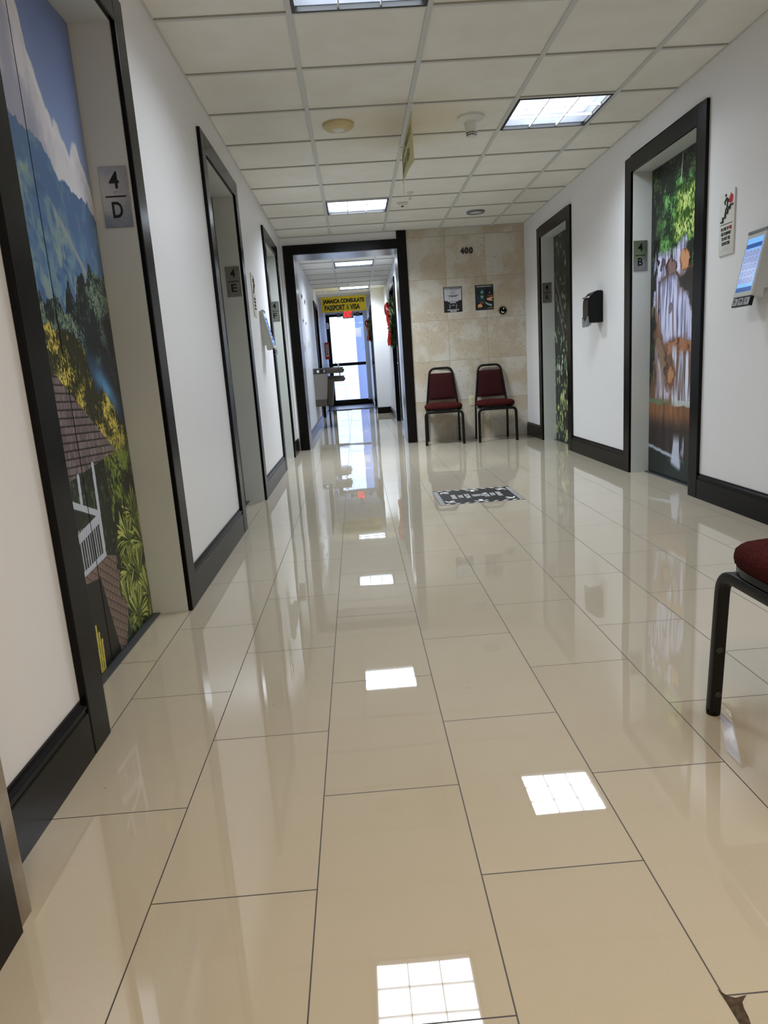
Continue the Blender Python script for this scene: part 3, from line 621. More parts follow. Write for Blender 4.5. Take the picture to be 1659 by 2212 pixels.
# ------------------------------------------------------------------ portal to the corridor
t = thing('trim_1', kind='structure')
bm = nb(); bx(bm, -.748, -.634, YB-.024, YB, 0, 2.425); bx(bm, .602, .716, YB-.024, YB, 0, HC+.004); bx(bm, -.634, .602, YB-.024, YB, 2.318, 2.425)
c = obj('casing', bm, M['black'], t)
bm = nb(); bx(bm, -.71, -.632, YB, YB+.45, 0, 2.335); bx(bm, .600, .71, YB, YB+.45, 0, 2.335); bx(bm, -.632, .600, YB, YB+.45, 2.316, 2.34)
obj('steel_lining', bm, M['steel'], t)
t = thing('trim_2', kind='structure')
bm = nb(); bx(bm, -.70, -.672, .2, 1.068, 0, 2.3); obj('casing', bm, M['black'], t)
bm = nb(); bx(bm, -.71, -.680, 1.068, 1.118, 0, 2.3); obj('corner_strip', bm, M['corner'], t)

# ------------------------------------------------------------------ corridor doors, window
def corridor_door(n, x, sg, y0, y1, h):
    t = thing('door_%d' % n, kind='structure')
    def X(a, b): return (min(a, b), max(a, b))
    bm = nb(); o = X(x, x+sg*.02); bx(bm, *o, y0-.09, y0, 0, h+.09); bx(bm, *o, y1, y1+.09, 0, h+.09); bx(bm, *o, y0, y1, h, h+.09); obj('casing', bm, M['black'], t)
    bm = nb(); bx(bm, *X(x-sg*.04, x-sg*.085), y0, y1, .005, h); obj('door_panel', bm, M['wood'], t)
    bm = nb(); bx(bm, *X(x-sg*.085, x), y0-.01, y0+.003, 0, h); bx(bm, *X(x-sg*.085, x), y1-.003, y1+.01, 0, h); bx(bm, *X(x-sg*.085, x), y0, y1, h-.003, h+.01); obj('jamb', bm, M['black'], t)
    bm = nb(); lathe(bm, [(.018, 0), (.018, .01), (.009, .012), (.009, .045), (.012, .045), (.012, .06), (0.001, .06)], 12, axis='x'); 
    for v in bm.verts: v.co = Vector((x-sg*.04+sg*v.co.x, y0+.09+v.co.y, 1.0+v.co.z))
    bx(bm, *X(x-sg*.04+sg*.045, x-sg*.04+sg*.06), y0+.09, y0+.2, .992, 1.008); obj('handle', bm, M['chrome'], t)
corridor_door(7, CDL, 1, 13.3, 14.35, 2.16); corridor_door(8, CDR, -1, 10.9, 12.15, 2.2); corridor_door(9, CDN, -1, 14.95, 15.95, 2.16)
t = thing('window_1', kind='structure')
bm = nb(); bx(bm, CDL, CDL+.10, 18.95, 19.05, 0, 2.42); bx(bm, CDL+.10, .31, 18.94, 19.06, 1.06, 1.14); bx(bm, CDL+.10, .31, 18.94, 19.06, 0, .145); bx(bm, CDL+.1, .31, 18.95, 19.05, 2.36, 2.42)
bx(bm, CDL+.0, CDN, 18.86, 18.94, 0, .12)
obj('window_frame', bm, M['black'], t); box('side_stile', M['wallc'], (.31, .345, 18.95, 19.05, 0, 2.42), t)
box('pane', M['glass'], (CDL+.10, .31, 19.0, 19.008, .145, 1.06), t); box('pane', M['glass'], (CDL+.10, .31, 19.0, 19.008, 1.14, 2.36), t)
# outside
bm = nb(); bx(bm, -8, 12, 19.4, 60, -.6, -.5); tag(obj('pavement', bm, mat('pale_concrete', (215, 212, 205), .9)), 'pale sunlit paving outside the far window', 'pavement', kind='structure')
t = thing('building', 'white panelled building outside the far window', 'building', (0, 27, 0))
bm = nb(); bx(bm, -6, .12, 0, 4, -.5, 9); obj('wall', bm, M['facade'], t)
bm = nb(); bx(bm, .12, 6, .9, 4, -.5, 9); o = obj('recessed_wall', bm, mat('shade_tinted_facade', (124, 138, 170), .8), t)  # shade on the recessed part is put into its darker bluish colour
t = thing('planter', 'grey curved planter wall outside the lower window pane', 'planter', (1.55, 24.5, -.5))
bm = nb(); lathe(bm, [(1.15, 0), (1.15, .95), (1.0, .95), (1.0, .85), (.001, .85)], 48); obj('wall', bm, mat('planter_grey', (120, 124, 138), .9), t, smooth=True)
bm = nb(); bx(bm, -5, 5, 21.2, 21.4, -.5, -.12); tag(obj('curb', bm, mat('curb_concrete', (190, 188, 182), .9)), 'low pale curb outside the far window', 'curb')

# ------------------------------------------------------------------ things on the stone wall
t = thing('wall_number', 'dark metal numerals reading 400 high on the stone wall', 'number', (1.432, YB, 2.244))
for k, ch in enumerate('400'): text('numeral', ch, M['num'], (-.052, 0, .053)[k], 0, .09, t, y=-.008, bold=.0035, height=.073, width=.046, ext=.006)
def lines(name, m, parent, x, z, rows, y=-.003):
    bm = nb()
    for (dz, w_, h) in rows:
        # broken words
        xx = -w_/2
        while xx < w_/2-.004:
            l = min(random.uniform(.008, .03), w_/2-xx); bx(bm, x+xx, x+xx+l, y, y+.0008, z+dz, z+dz+h); xx += l+.004
    return obj(name, bm, m, parent)
def roundrect(x0, x1, z0, z1, r, n=5):
    o = []
    for cx, cz, a0 in ((x1-r, z1-r, 0), (x0+r, z1-r, PI/2), (x0+r, z0+r, PI), (x1-r, z0+r, 3*PI/2)):
        for i in range(n+1): a = a0+PI/2*i/n; o.append((cx+r*math.cos(a), cz+r*math.sin(a)))
    return o
t = thing('poster', 'black poster with a white face covering panel, left of two on the stone wall', 'poster', (1.245, YB, 1.694), group=None)
box('sheet', M['pblk'], (-.112, .112, -.0015, 0, -.148, .148), t)
bm = nb(); prism(bm, roundrect(-.103, .103, -.012, .140, .012), 'y', -.0025, -.0015); obj('white_panel', bm, M['paper'], t)
text('headline', 'FACE COVERINGS REQUIRED', M['ink'], 0, .127, .02, t, y=-.003, width=.185, bold=.0006)
lines('small_print', M['gplas'], t, 0, 0, [(.113, .15, .0025), (.106, .08, .0025)]); lines('small_print', M['gplas'], t, 0, 0, [(.012, .12, .0025), (.004, .13, .0025)])
bm = nb(); sweep(bm, [(.019*math.cos(a)*1.0, -.003, .080+.014*math.sin(a)) for a in [2*PI*k/20 for k in range(21)]], rsq(.0012)); bx(bm, -.012, .012, -.0035, -.0025, .068, .070); bx(bm, -.012, .012, -.0035, -.0025, .090, .092)
for s_ in (-1, 1): sweep(bm, [(s_*(.020+.011*math.sin(a)), -.003, .080+.010*math.cos(a)) for a in [PI*k/10 for k in range(11)]], rsq(.001))
obj('mask_drawing', bm, M['ink'], t)
text('bold_text', 'IF COVERING IS REQUIRED\nNO ADMITTANCE', M['ink'], 0, .040, .014, t, y=-.003, width=.13, bold=.0006)
text('white_text', 'SOCIAL DISTANCE\nREQUIRED', M['white'], 0, -.028, .017, t, y=-.002, width=.125, bold=.0006)
for s_ in (-1, 1):
    bm = nb(); lathe(bm, [(.0055, 0), (.0055, .001)], 10, c=(s_*.040, -.0025, -.056), axis='y'); bx(bm, s_*.040-.008, s_*.040+.008, -.0025, -.0018, -.085, -.064); bx(bm, s_*.040-.005, s_*.040+.005, -.0025, -.0018, -.105, -.085); obj('person_symbol', bm, M['gplas'], t)
bm = nb(); bx(bm, -.012, .012, -.0025, -.0018, -.068, -.064); prism(bm, [(-.018, -.066), (-.011, -.061), (-.011, -.071)], 'y', -.0025, -.0018); prism(bm, [(.018, -.066), (.011, -.061), (.011, -.071)], 'y', -.0025, -.0018); obj('arrow', bm, M['white'], t)
text('white_text', 'MAINTAIN SOCIAL\nDISTANCE', M['white'], 0, -.128, .017, t, y=-.002, width=.14, bold=.0006)
t = thing('poster', 'dark picture poster about stopping the spread of germs, right of two on the stone wall', 'poster', (1.629, YB, 1.695))
box('sheet', mat('poster_slate', (34, 42, 46), .45), (-.112, .112, -.0015, 0, -.147, .147), t)
text('headline', 'Stop the Spread of Germs', M['white'], 0, .128, .018, t, y=-.002, width=.18, bold=.0004)
pc = [((-.102, -.054, .035, .09), (20, 34, 40)), ((-.052, -.006, .035, .092), (24, 54, 58)), ((.006, .104, .032, .1), (12, 18, 30)), ((-.102, -.054, -.05, .028), (26, 48, 66)), ((-.052, -.006, -.05, .028), (34, 64, 62)),
      ((.006, .104, -.115, .024), (26, 24, 24)), ((-.102, -.006, -.12, -.06), (28, 20, 18))]
bm_t = []
for (a, b, c_, d), col in pc: box('picture', mat('picture_tone', col, .5), (a, b, -.0022, -.0015, c_, d), t)
for P_, col in ((([(-.045, .05), (-.03, .042), (-.014, .05), (-.012, .075), (-.026, .086), (-.044, .074)]), (96, 150, 148)), ([(.055, .040), (.066, .045), (.070, .058), (.062, .072), (.064, .056)], (170, 190, 190)),
                ([(-.046, .022), (-.012, .022), (-.014, .002), (-.028, -.016), (-.044, .004)], (120, 164, 160)), ([(.035, .018), (.104, .022), (.104, .010), (.035, .008)], (150, 92, 66)),
                ([(.028, -.006), (.045, -.012), (.060, -.002), (.104, .002), (.104, -.015), (.08, -.01), (.10, -.045), (.06, -.04), (.03, -.03)], (226, 170, 130)), ([(.010, -.05), (.04, -.07), (.09, -.085), (.085, -.108), (.06, -.1), (.012, -.075)], (140, 170, 168)),
                ([(-.085, -.115), (-.03, -.112), (-.03, -.085), (-.05, -.072), (-.08, -.08)], (222, 164, 110)), ([(-.06, -.055), (-.006, -.055), (-.006, -.067), (-.06, -.067)], (150, 92, 66)), ([(.03, -.13), (.104, -.13), (.104, -.122), (.03, -.122)], (160, 110, 66))):
    bm = nb(); prism(bm, P_, 'y', -.0030, -.0022); obj('picture_detail', bm, mat('picture_tone', col, .5), t)
t = thing('round_sign', 'round black sign with a white hand symbol on the stone wall', 'sign', (1.848, YB, 1.529))
bm = nb(); lathe(bm, [(.001, -.006), (.052, -.006), (.052, 0), (.001, 0)], 36, axis='y'); obj('disc', bm, M['bplas'], t)
bm = nb()
sweep(bm, [(.045*math.cos(a), -.007, .045*math.sin(a)) for a in [2*PI*k/36 for k in range(37)]], circ(.0012, 6)); obj('rim', bm, M['yback'], t)
bm = nb(); prism(bm, [(.0, .012), (.016, .014), (.018, .028), (.006, .030), (.002, .022)], 'y', -.0075, -.006); prism(bm, [(-.022, -.004), (-.014, -.010), (.0, -.018), (.018, -.016), (.016, -.026), (-.004, -.030), (-.018, -.018)], 'y', -.0075, -.006); obj('symbol', bm, M['white'], t)
t = thing('wall_outlet', 'ivory electrical outlet on the stone wall between the two chairs', 'outlet', (1.429, YB, .470))
bm = nb(); bx(bm, -.034, .034, -.006, 0, -.060, .060, bev=.003); obj('cover_plate', bm, M['ivory'], t, smooth=True)
for zz in (-.027, .027):
    bm = nb(); prism(bm, roundrect(-.016, .016, zz-.015, zz+.015, .006), 'y', -.0085, -.006); o = obj('receptacle', bm, M['ivory'], t)
    bm = nb(); bx(bm, -.008, -.006, -.009, -.0085, zz-.002, zz+.007); bx(bm, .006, .008, -.009, -.0085, zz-.002, zz+.007); bx(bm, -.002, .002, -.009, -.0085, zz-.010, zz-.006); obj('slot', bm, M['ink'], o)

# ------------------------------------------------------------------ chairs
def make_chair(label, near=False):
    t = thing('stacking_chair', label, 'chair', group=None)
    hx, fy, ry = .218, -.20, .20; sq = rsq(.0150, .45, 3); H = .402
    # front frame: two bent legs and a rail under the seat
    for s_ in (-1, 1):
        bm = nb(); path = arc_path([(s_*(hx+.004), fy-.012, 0.006), (s_*hx, fy, H-.015), (s_*.10, fy, H-.015)], .055, 8); sweep(bm, path, sq, up=Vector((0, 1, 0)))
        l = obj('leg', bm, M['tube'], t, smooth=True)
        bm = nb(); lathe(bm, [(.010, -.006), (.0175, -.006), (.0175, .004), (.014, .010), (.001, .010)], 12, c=(s_*(hx+.004), fy-.012, .006)); obj('glide', bm, M['bplas'], l)
        for zz in (.062, .185):
            bm = nb(); lathe(bm, [(.001, 0), (.0085, 0), (.0085, .003), (.0055, .0045), (.001, .0045)], 12, axis='x')
            for v in bm.verts: v.co = Vector((s_*(hx-.0115)-s_*v.co.x, fy-.010+v.co.y, zz+v.co.z))
            obj('screw', bm, M['screw'], l, smooth=True)
    bm = nb(); sweep(bm, [(-.10, fy, H-.015), (.10, fy, H-.015)], sq, up=Vector((0, 1, 0)))
    for s_ in (-1, 1): sweep(bm, [(s_*(hx-.035), fy+.01, H-.012), (s_*(hx-.030), ry-.01, H-.012)], rsq(.009, .4, 2), up=Vector((1, 0, 0)))
    sweep(bm, [(-.19, ry-.012, H-.012), (.19, ry-.012, H-.012)], rsq(.009, .4, 2), up=Vector((0, 1, 0)))
    obj('seat_frame', bm, M['tube'], t, smooth=True)
    for s_ in (-1, 1):
        bm = nb(); sweep(bm, [(s_*.198, ry+.028, .006), (s_*.196, ry+.006, .25), (s_*.194, ry, H)], rsq(.0125, .5, 3), up=Vector((0, 1, 0))); l = obj('leg', bm, M['tube'], t, smooth=True)
        bm = nb(); lathe(bm, [(.010, -.006), (.015, -.006), (.015, .004), (.012, .010), (.001, .010)], 12, c=(s_*.198, ry+.028, .006)); obj('glide', bm, M['bplas'], l)
    # back frame arch
    path = arc_path([(-.194, ry, H), (-.178, ry+.012, .55), (-.135, ry+.062, .893), (.135, ry+.062, .893), (.178, ry+.012, .55), (.194, ry, H)], .07, 8)
    bm = nb(); sweep(bm, path, rsq(.0125, .6, 3), up=Vector((0, 1, 0))); obj('back_frame', bm, M['tube'], t, smooth=True)
    # backrest: padded trapezoid between the uprights
    bm = nb(); nu, nv = 14, 14; F = []; G = []
    for j in range(nv+1):
        v = j/nv; z = .512+(.832-.512)*v; hw = .170*(1-v)+.134*v-.002; yc = ry+.010+(z-.51)*.128
        e = min(1, (4*v*(1-v))**.5*1.6)
        fr, bk = [], []
        for i in range(nu+1):
            u = -1+2*i/nu; p = max(0, 1-abs(u)**4)**.5*e; rc = 1-.0*abs(u)
            fr.append(bm.verts.new((u*hw, yc-.006-.018*p, z))); bk.append(bm.verts.new((u*hw, yc+.006+.006*p, z)))
        F.append(fr); G.append(bk)
    for j in range(nv):
        for i in range(nu):
            bm.faces.new((F[j][i], F[j][i+1], F[j+1][i+1], F[j+1][i])); bm.faces.new((G[j][i+1], G[j][i], G[j+1][i], G[j+1][i+1]))
        bm.faces.new((G[j][0], F[j][0], F[j+1][0], G[j+1][0])); bm.faces.new((F[j][nu], G[j][nu], G[j+1][nu], F[j+1][nu]))
    for i in range(nu):
        bm.faces.new((F[0][i+1], F[0][i], G[0][i], G[0][i+1])); bm.faces.new((F[nv][i], F[nv][i+1], G[nv][i+1], G[nv][i]))
    obj('backrest', bm, M['burgd'], t, smooth=True)
    # seat: pan and domed cushion with rounded front corners
    def outline(k):
        n = 48; o = []
        for i in range(n):
            a = 2*PI*i/n; ca, sa = math.cos(a), math.sin(a); e = 4.5
            rr = (abs(ca)**e+abs(sa)**e)**(-1/e); x = .223*rr*ca*k; y = .205*rr*sa*k
            x *= 1-.10*max(0, y)/.205
            o.append((x, y-.012))
        return o
    bm = nb(); rows = []
    for k, z in ((.955, H+.001), (.985, H+.004), (.985, H+.022)): rows.append([bm.verts.new((x, y, z)) for x, y in outline(k)])
    for a, b in zip(rows, rows[1:]):
        for i in range(48): bm.faces.new((a[i], a[(i+1) % 48], b[(i+1) % 48], b[i]))
    bm.faces.new(rows[0][::-1]); bm.faces.new(rows[-1]); obj('seat_pan', bm, M['bplas'], t, smooth=True)
    bm = nb(); rows = []
    for k, z in ((.975, H+.022), (1.0, H+.028), (1.012, H+.042), (1.0, H+.056), (.955, H+.068), (.86, H+.076), (.68, H+.082), (.4, H+.085), (.15, H+.086)): rows.append([bm.verts.new((x, y, z)) for x, y in outline(k)])
    for a, b in zip(rows, rows[1:]):
        for i in range(48): bm.faces.new((a[i], a[(i+1) % 48], b[(i+1) % 48], b[i]))
    bm.faces.new(rows[0][::-1]); bm.faces.new(rows[-1]); obj('seat', bm, M['burg'], t, smooth=True)
    return t
def copy_thing(src, label, **kw):
    def cp(o, par):
        n = o.copy(); C.objects.link(n); n.parent = par
        for ch in list(o.children): cp(ch, n)
        return n
    n = cp(src, None); n['label'] = label; return n
ch = make_chair('burgundy stacking chair against the stone wall, left of the ivory outlet'); ch.location = (1.03, 8.265, 0); ch.rotation_euler = (0, 0, math.radians(-5))
c2 = copy_thing(ch, 'burgundy stacking chair against the stone wall, right of the ivory outlet'); c2.location = (1.645, 8.225, 0); c2.rotation_euler = (0, 0, math.radians(-1))
c3 = copy_thing(ch, 'burgundy stacking chair nearest the viewer, cut off by the right edge'); c3.location = (1.087, 1.385, 0); c3.rotation_euler = (0, 0, -PI/2)

# ------------------------------------------------------------------ floor sticker
t = thing('floor_sticker', 'black floor sticker with white striped border and arrows lying before the chairs', 'sticker', (.808, 4.80, 0.0))
hx, hy = .293, .262
box('sheet', M['pblk'], (-hx, hx, -hy, hy, .0003, .0011), t)
bm = nb(); bw = .035
for s_ in (-1, 1):
    k = -hy+.01
    while k < hy-.03:
        xo, xi = s_*(hx-.002), s_*(hx-bw); prism(bm, [(xo, k+.012), (xi, k), (xi, k+.022), (xo, k+.034)], 'z', .0011, .0015); k += .05
    k = -hx+.03
    while k < hx-.06:
        yo, yi = s_*(hy-.002), s_*(hy-bw*.8); prism(bm, [(k, yo), (k+.026, yi), (k+.050, yi), (k+.024, yo)], 'z', .0011, .0015); k += .066
obj('striped_border', bm, M['white'], t)
def arrow(bm, x, y, a, l=.06):
    ca, sa = math.cos(a), math.sin(a); T = lambda p: (x+p[0]*ca-p[1]*sa, y+p[0]*sa+p[1]*ca)
    prism(bm, [T(p) for p in ((-l*.6, -.013), (l*.2, -.013), (l*.2, .013), (-l*.6, .013))], 'z', .0011, .0016)
    for q in (-1, 1): prism(bm, [T(p) for p in ((l*.55, 0), (l*.1, q*.05), (-l*.08, q*.045), (l*.28, 0))], 'z', .0011, .0016)
for x, y, a in ((-.21, .17, 3*PI/4), (-.21, -.17, -3*PI/4), (0, .19, PI/2), (0, -.19, -PI/2), (.21, .17, PI/4), (.21, -.17, -PI/4)): bm = nb(); arrow(bm, x, y, a); obj('arrow', bm, M['white'], t)
for x, st in ((-.165, 'DISTANCING'), (-.115, 'SOCIAL'), (-.065, 'PRACTICE')): text('lettering', st, M['white'], x, 0, .04, t, y=.0012, rot=PI/2, plane='floor', width=.15 if st != 'SOCIAL' else .1, height=.034, bold=.001, ext=.0003)
for x, st in ((.165, 'DISTANCING'), (.118, 'SOCIAL'), (.07, 'PRACTICE')): text('lettering', st, M['white'], x, 0, .04, t, y=.0012, rot=-PI/2, plane='floor', width=.15 if st != 'SOCIAL' else .1, height=.034, bold=.001, ext=.0003)
bm = nb()
for k, y in enumerate((-.03, .012)):
    prism(bm, roundrect(-.032, .030, y, y+.018, .008), 'z', .0011, .0016)
    lathe(bm, [(.011, .0011), (.011, .0016)], 14, c=(.042, y+.009, 0))
obj('people_symbol', bm, M['white'], t)

# ------------------------------------------------------------------ kiosks, fire signs, dispenser
def kiosk(label, loc, face):
    """slim touch panel leaning out from the wall, local -y outward; bottom sticks out .09"""
    t = thing('touchscreen_panel', label, 'touchscreen', loc, face)
    w_, H_, d0, d1 = .085, .355, .012, .092        # half width, height, offsets at top/bottom
    def P(u, v, off=0):    # u across, v 0..1 from bottom, off outward from the face
        y = -(d1+(d0-d1)*v); n = Vector((0, -H_, -(d1-d0))).normalized()*-1
        n = Vector((0, -H_, (d1-d0))).normalized()
        return Vector((u, y, v*H_)) + n*off
    def slab(bm, u0, u1, v0, v1, o0, o1):
        a = [bm.verts.new(P(u, v, o)) for o in (o0, o1) for u, v in ((u0, v0), (u1, v0), (u1, v1), (u0, v1))]
        for q in ((3, 2, 1, 0), (4, 5, 6, 7), (0, 1, 5, 4), (1, 2, 6, 5), (2, 3, 7, 6), (3, 0, 4, 7)): bm.faces.new([a[i] for i in q])
        return bm
    bm = slab(nb(), -w_, w_, .09, 1, 0, .014); o = obj('housing', bm, M['kiosk'], t); md = o.modifiers.new('b', 'BEVEL'); md.width = .004; md.segments = 3
    scr = mat('screen_glow', (90, 120, 170), .15, emit=(96, 150, 232), es=.62) if 'screen_glow' not in bpy.data.materials else bpy.data.materials['screen_glow']
    band = mat('screen_band', (30, 60, 110), .15, emit=(44, 92, 160), es=.3) if 'screen_band' not in bpy.data.materials else bpy.data.materials['screen_band']
    pale = mat('screen_pale', (120, 126, 150), .15, emit=(176, 194, 246), es=.26) if 'screen_pale' not in bpy.data.materials else bpy.data.materials['screen_pale']
    s_ = obj('screen', slab(nb(), -w_*.82, w_*.82, .16, .90, .014, .0148), scr, t)
    obj('screen_header', slab(nb(), -w_*.80, w_*.80, .76, .82, .0148, .0153), band, t)
    obj('screen_footer', slab(nb(), -w_*.82, w_*.82, .16, .22, .0148, .0153), band, t)
    obj('keypad_field', slab(nb(), -w_*.76, w_*.76, .27, .74, .0148, .0153), pale, t)
    bm = nb()
    for i in range(4):
        for j in range(5):
            u = (-.57+.38*i)*w_; v = .315+.093*j; pts = [P(u+.0095*math.cos(a), v+.033*math.sin(a), .0156) for a in [2*PI*k/16 for k in range(17)]]
            sweep(bm, pts, [(-.0005, -.0005), (.0005, -.0005), (.0005, .0005), (-.0005, .0005)])
    obj('key_outlines', bm, band, t)
    obj('top_visor', slab(nb(), -w_*.95, w_, .965, 1.0, .014, .019), M['gplas'], t)
    # button strip
    bm = slab(nb(), -w_, w_, -.045, .085, -.004, .010); bs = obj('button_strip', bm, M['bplas'], t)
    for i in range(3):
        u0 = -w_*.94+i*w_*.64; b_ = obj('button', slab(nb(), u0, u0+w_*.58, -.033, .07, .010, .014), M['steel'], bs)
        c = P(u0+w_*.29, .02, .0145); bm = nb()
        if i == 0: sweep(bm, [c+Vector((.004*math.cos(a), 0, .010*math.sin(a))) for a in [PI*k/8+PI/2 for k in range(9)]], circ(.0012, 6))
        elif i == 1: sweep(bm, [c+Vector((.008*math.cos(a), 0, .012*math.sin(a))) for a in [2*PI*k/16 for k in range(17)]], circ(.001, 6)); sweep(bm, [c+Vector((-.004, 0, 0)), c+Vector((.004, 0, .002))], circ(.001, 6))
        else: sweep(bm, [c+Vector((.005*math.cos(a), 0, .005*math.sin(a)-.004)) for a in [2*PI*k/12 for k in range(13)]], circ(.0009, 6)); sweep(bm, [c, c+Vector((0, 0, .012))], circ(.0009, 6))
        obj('button_symbol', bm, M['ink'], b_)
    # wedge bracket behind
    pr = [(0, .985*H_), (-d0, .985*H_), (P(0, .1).y+.001, .1*H_), (-.035, .06*H_), (-.028, .19*H_), (0, .19*H_)]
    bm = nb(); prism(bm, pr, 'x', -w_*.93, w_*.93); obj('wedge_bracket', bm, M['kiosk'], t)
    return t
kiosk('glowing blue touchscreen panel on the right wall at the picture edge', (XR, 3.60, 1.148), 'W')
kiosk('touchscreen panel on the left wall between the 4E and 4F openings', (XL, 6.14, 1.142), 'E')
def fire_sign(label, loc, face):
    t = thing('fire_stair_sign', label, 'sign', loc, face)
    box('board', M['plastic'], (-.077, .077, -.008, 0, -.168, .168), t, bev=.002)
    bm = nb()
    P_ = [(-.060, .010)]; st = [(-.06, .0), (-.036, .0), (-.036, .020), (-.012, .020), (-.012, .040), (.012, .040), (.012, .060), (.036, .060), (.036, .076), (.066, .076)]
    sweep(bm, [(x, -.0085, z+.012) for x, z in st], rsq(.0034, .1, 1), up=Vector((0, 1, 0))); obj('stair_symbol', bm, M['ink'], t)
    bm = nb(); lathe(bm, [(.008, -.0095), (.008, -.008)], 14, c=(-.012, 0, .146), axis='y')
    for a in ([(-.006, .132), (.008, .108), (.004, .088)], [(.006, .088), (-.010, .070), (-.012, .045)], [(.006, .088), (.022, .078), (.034, .082)], [(-.004, .130), (-.020, .115), (-.016, .098)], [(.002, .130), (.018, .118), (.022, .106)]):
        sweep(bm, [(x, -.009, z) for x, z in a], circ(.0036, 6))
    obj('running_figure', bm, M['ink'], t)
    bm = nb(); prism(bm, [(.028, .100), (.022, .118), (.026, .136), (.032, .128), (.036, .152), (.046, .136), (.050, .144), (.062, .132), (.060, .108), (.050, .096)], 'y', -.0095, -.008); obj('flame_symbol', bm, M['red'], t)
    box('divider_line', M['ink'], (-.062, .062, -.009, -.008, -.006, -.003), t)
    text('lettering', 'IN CASE OF', M['ink'], -.014, -.028, .02, t, y=-.0085, width=.078, height=.018, bold=.0006); text('red_lettering', 'FIRE', M['red'], .044, -.028, .02, t, y=-.0085, width=.028, height=.018, bold=.0006)
    for k, st in enumerate(('USE STAIRWAY', 'DO NOT USE', 'ELEVATORS')): text('lettering', st, M['ink'], 0, -.054-.026*k, .02, t, y=-.0085, width=(.104, .086, .082)[k], height=.018, bold=.0006)
    lines('braille', M['kiosk'], t, 0, 0, [(-.128, .05, .002), (-.136, .06, .002), (-.145, .09, .002)], y=-.009)
fire_sign('white fire stair sign on the right wall beside the waterfall elevator', (XR, 3.945, 1.605), 'W')
fire_sign('white fire stair sign on the left wall just past the 4E opening', (XL, 5.80, 1.592), 'E')

t = thing('soap_dispenser', 'black wall dispenser on the right wall between the elevator openings', 'dispenser', (XR, 5.955, 1.20), 'W')
pr = [(0, .0), (0, .252), (-.012, .262), (-.05, .262), (-.085, .248), (-.112, .222), (-.126, .190), (-.130, .150), (-.130, .06), (-.118, .0)]
bm = nb(); prism(bm, pr, 'x', -.072, .072); o = obj('body', bm, M['bplas'], t); md = o.modifiers.new('b', 'BEVEL'); md.width = .014; md.segments = 4; md.limit_method = 'ANGLE'
bm = nb(); bx(bm, -.066, .066, -.133, -.08, .205, .218, bev=.002); obj('chrome_band', bm, M['chrome'], t)
bm = nb(); prism(bm, [(-.070, .055), (0, .0), (.070, .055), (.060, -.03), (-.060, -.03)], 'y', -.136, -.120); obj('push_cover', bm, M['gplas'], t)
bm = nb(); lathe(bm, [(.010, -.018), (.012, 0), (.001, .0)], 12, c=(0, -.09, 0)); obj('nozzle', bm, M['plastic'], t)

# ------------------------------------------------------------------ ceiling things
t = thing('ceiling_speaker', 'yellowed round plastic ceiling fixture near the hanging yellow board', 'ceiling speaker', (.01, 4.865, HC))
bm = nb(); lathe(bm, [(.001, -.024), (.045, -.028), (.085, -.020), (.103, -.004), (.103, .008), (.001, .008)], 40); obj('cover', bm, M['yplas'], t, smooth=True)
bm = nb(); lathe(bm, [(.001, -.034), (.03, -.033), (.040, -.026), (.040, -.02), (.001, -.02)], 32); obj('clear_dome', bm, M['plastic'], t, smooth=True)
t = thing('smoke_detector', 'white smoke detector with black vents hanging below the ceiling', 'smoke detector', (.882, 4.87, HC))
bm = nb(); lathe(bm, [(.001, -.03), (.045, -.03), (.088, -.006), (.090, .008), (.001, .008)], 32); obj('base', bm, M['plastic'], t, smooth=True)
bm = nb(); lathe(bm, [(.001, -.115), (.024, -.114), (.030, -.108), (.036, -.088), (.046, -.03), (.001, -.03)], 32); obj('head', bm, M['plastic'], t, smooth=True)
bm = nb()
for zz, rr in ((-.104, .0325), (-.092, .0362)):
    for k in range(16):
        a = 2*PI*k/16; m4 = Matrix.Rotation(a, 3, 'Z')
        b0 = len(bm.verts); bx(bm, rr-.003, rr, -.0045, .0045, zz-.0035, zz+.0035)
        bm.verts.ensure_lookup_table()
        for v in bm.verts[b0:]: v.co = m4 @ v.co
obj('vents', bm, M['ink'], t)
t = thing('recessed_downlight', 'round recessed ceiling disc near the stone wall', 'ceiling fixture', (1.417, 7.75, HC))
bm = nb(); lathe(bm, [(.07, -.001), (.075, -.012), (.098, -.008), (.1, .008), (.07, .008)], 32); obj('trim_ring', bm, M['gplas'], t, smooth=True)
bm = nb(); lathe(bm, [(.001, -.004), (.072, -.002), (.072, .008), (.001, .008)], 32); obj('lens', bm, M['plastic'], t, smooth=True)
def sprinkler(label, loc):
    t = thing('sprinkler_head', label, 'sprinkler', loc)
    bm = nb(); lathe(bm, [(.001, -.006), (.03, -.006), (.034, .004), (.034, .008), (.001, .008)], 20); obj('escutcheon', bm, M['plastic'], t)
    bm = nb(); lathe(bm, [(.008, -.03), (.008, -.006)], 10); lathe(bm, [(.001, -.052), (.016, -.052), (.016, -.049), (.001, -.049)], 16)
    for s_ in (-1, 1): sweep(bm, [(s_*.007, 0, -.03), (s_*.011, 0, -.04), (s_*.004, 0, -.050)], circ(.0018, 6))
    obj('nozzle', bm, M['chrome'], t)
sprinkler('small sprinkler head in the lobby ceiling beyond the hanging board', (.63, 6.75, HC)); sprinkler('sprinkler head in the corridor ceiling before the first corridor light', (-.06, 10.0, HC-.01)); sprinkler('sprinkler head in the corridor ceiling before the second corridor light', (.0, 13.3, HC-.01))
t = thing('motion_sensor', 'small white rectangular sensor on the lobby ceiling past the sprinkler', 'sensor', (.585, 7.15, HC))
bm = nb(); bx(bm, -.05, .05, -.03, .03, -.022, .008, bev=.006); obj('case', bm, M['plastic'], t, smooth=True)
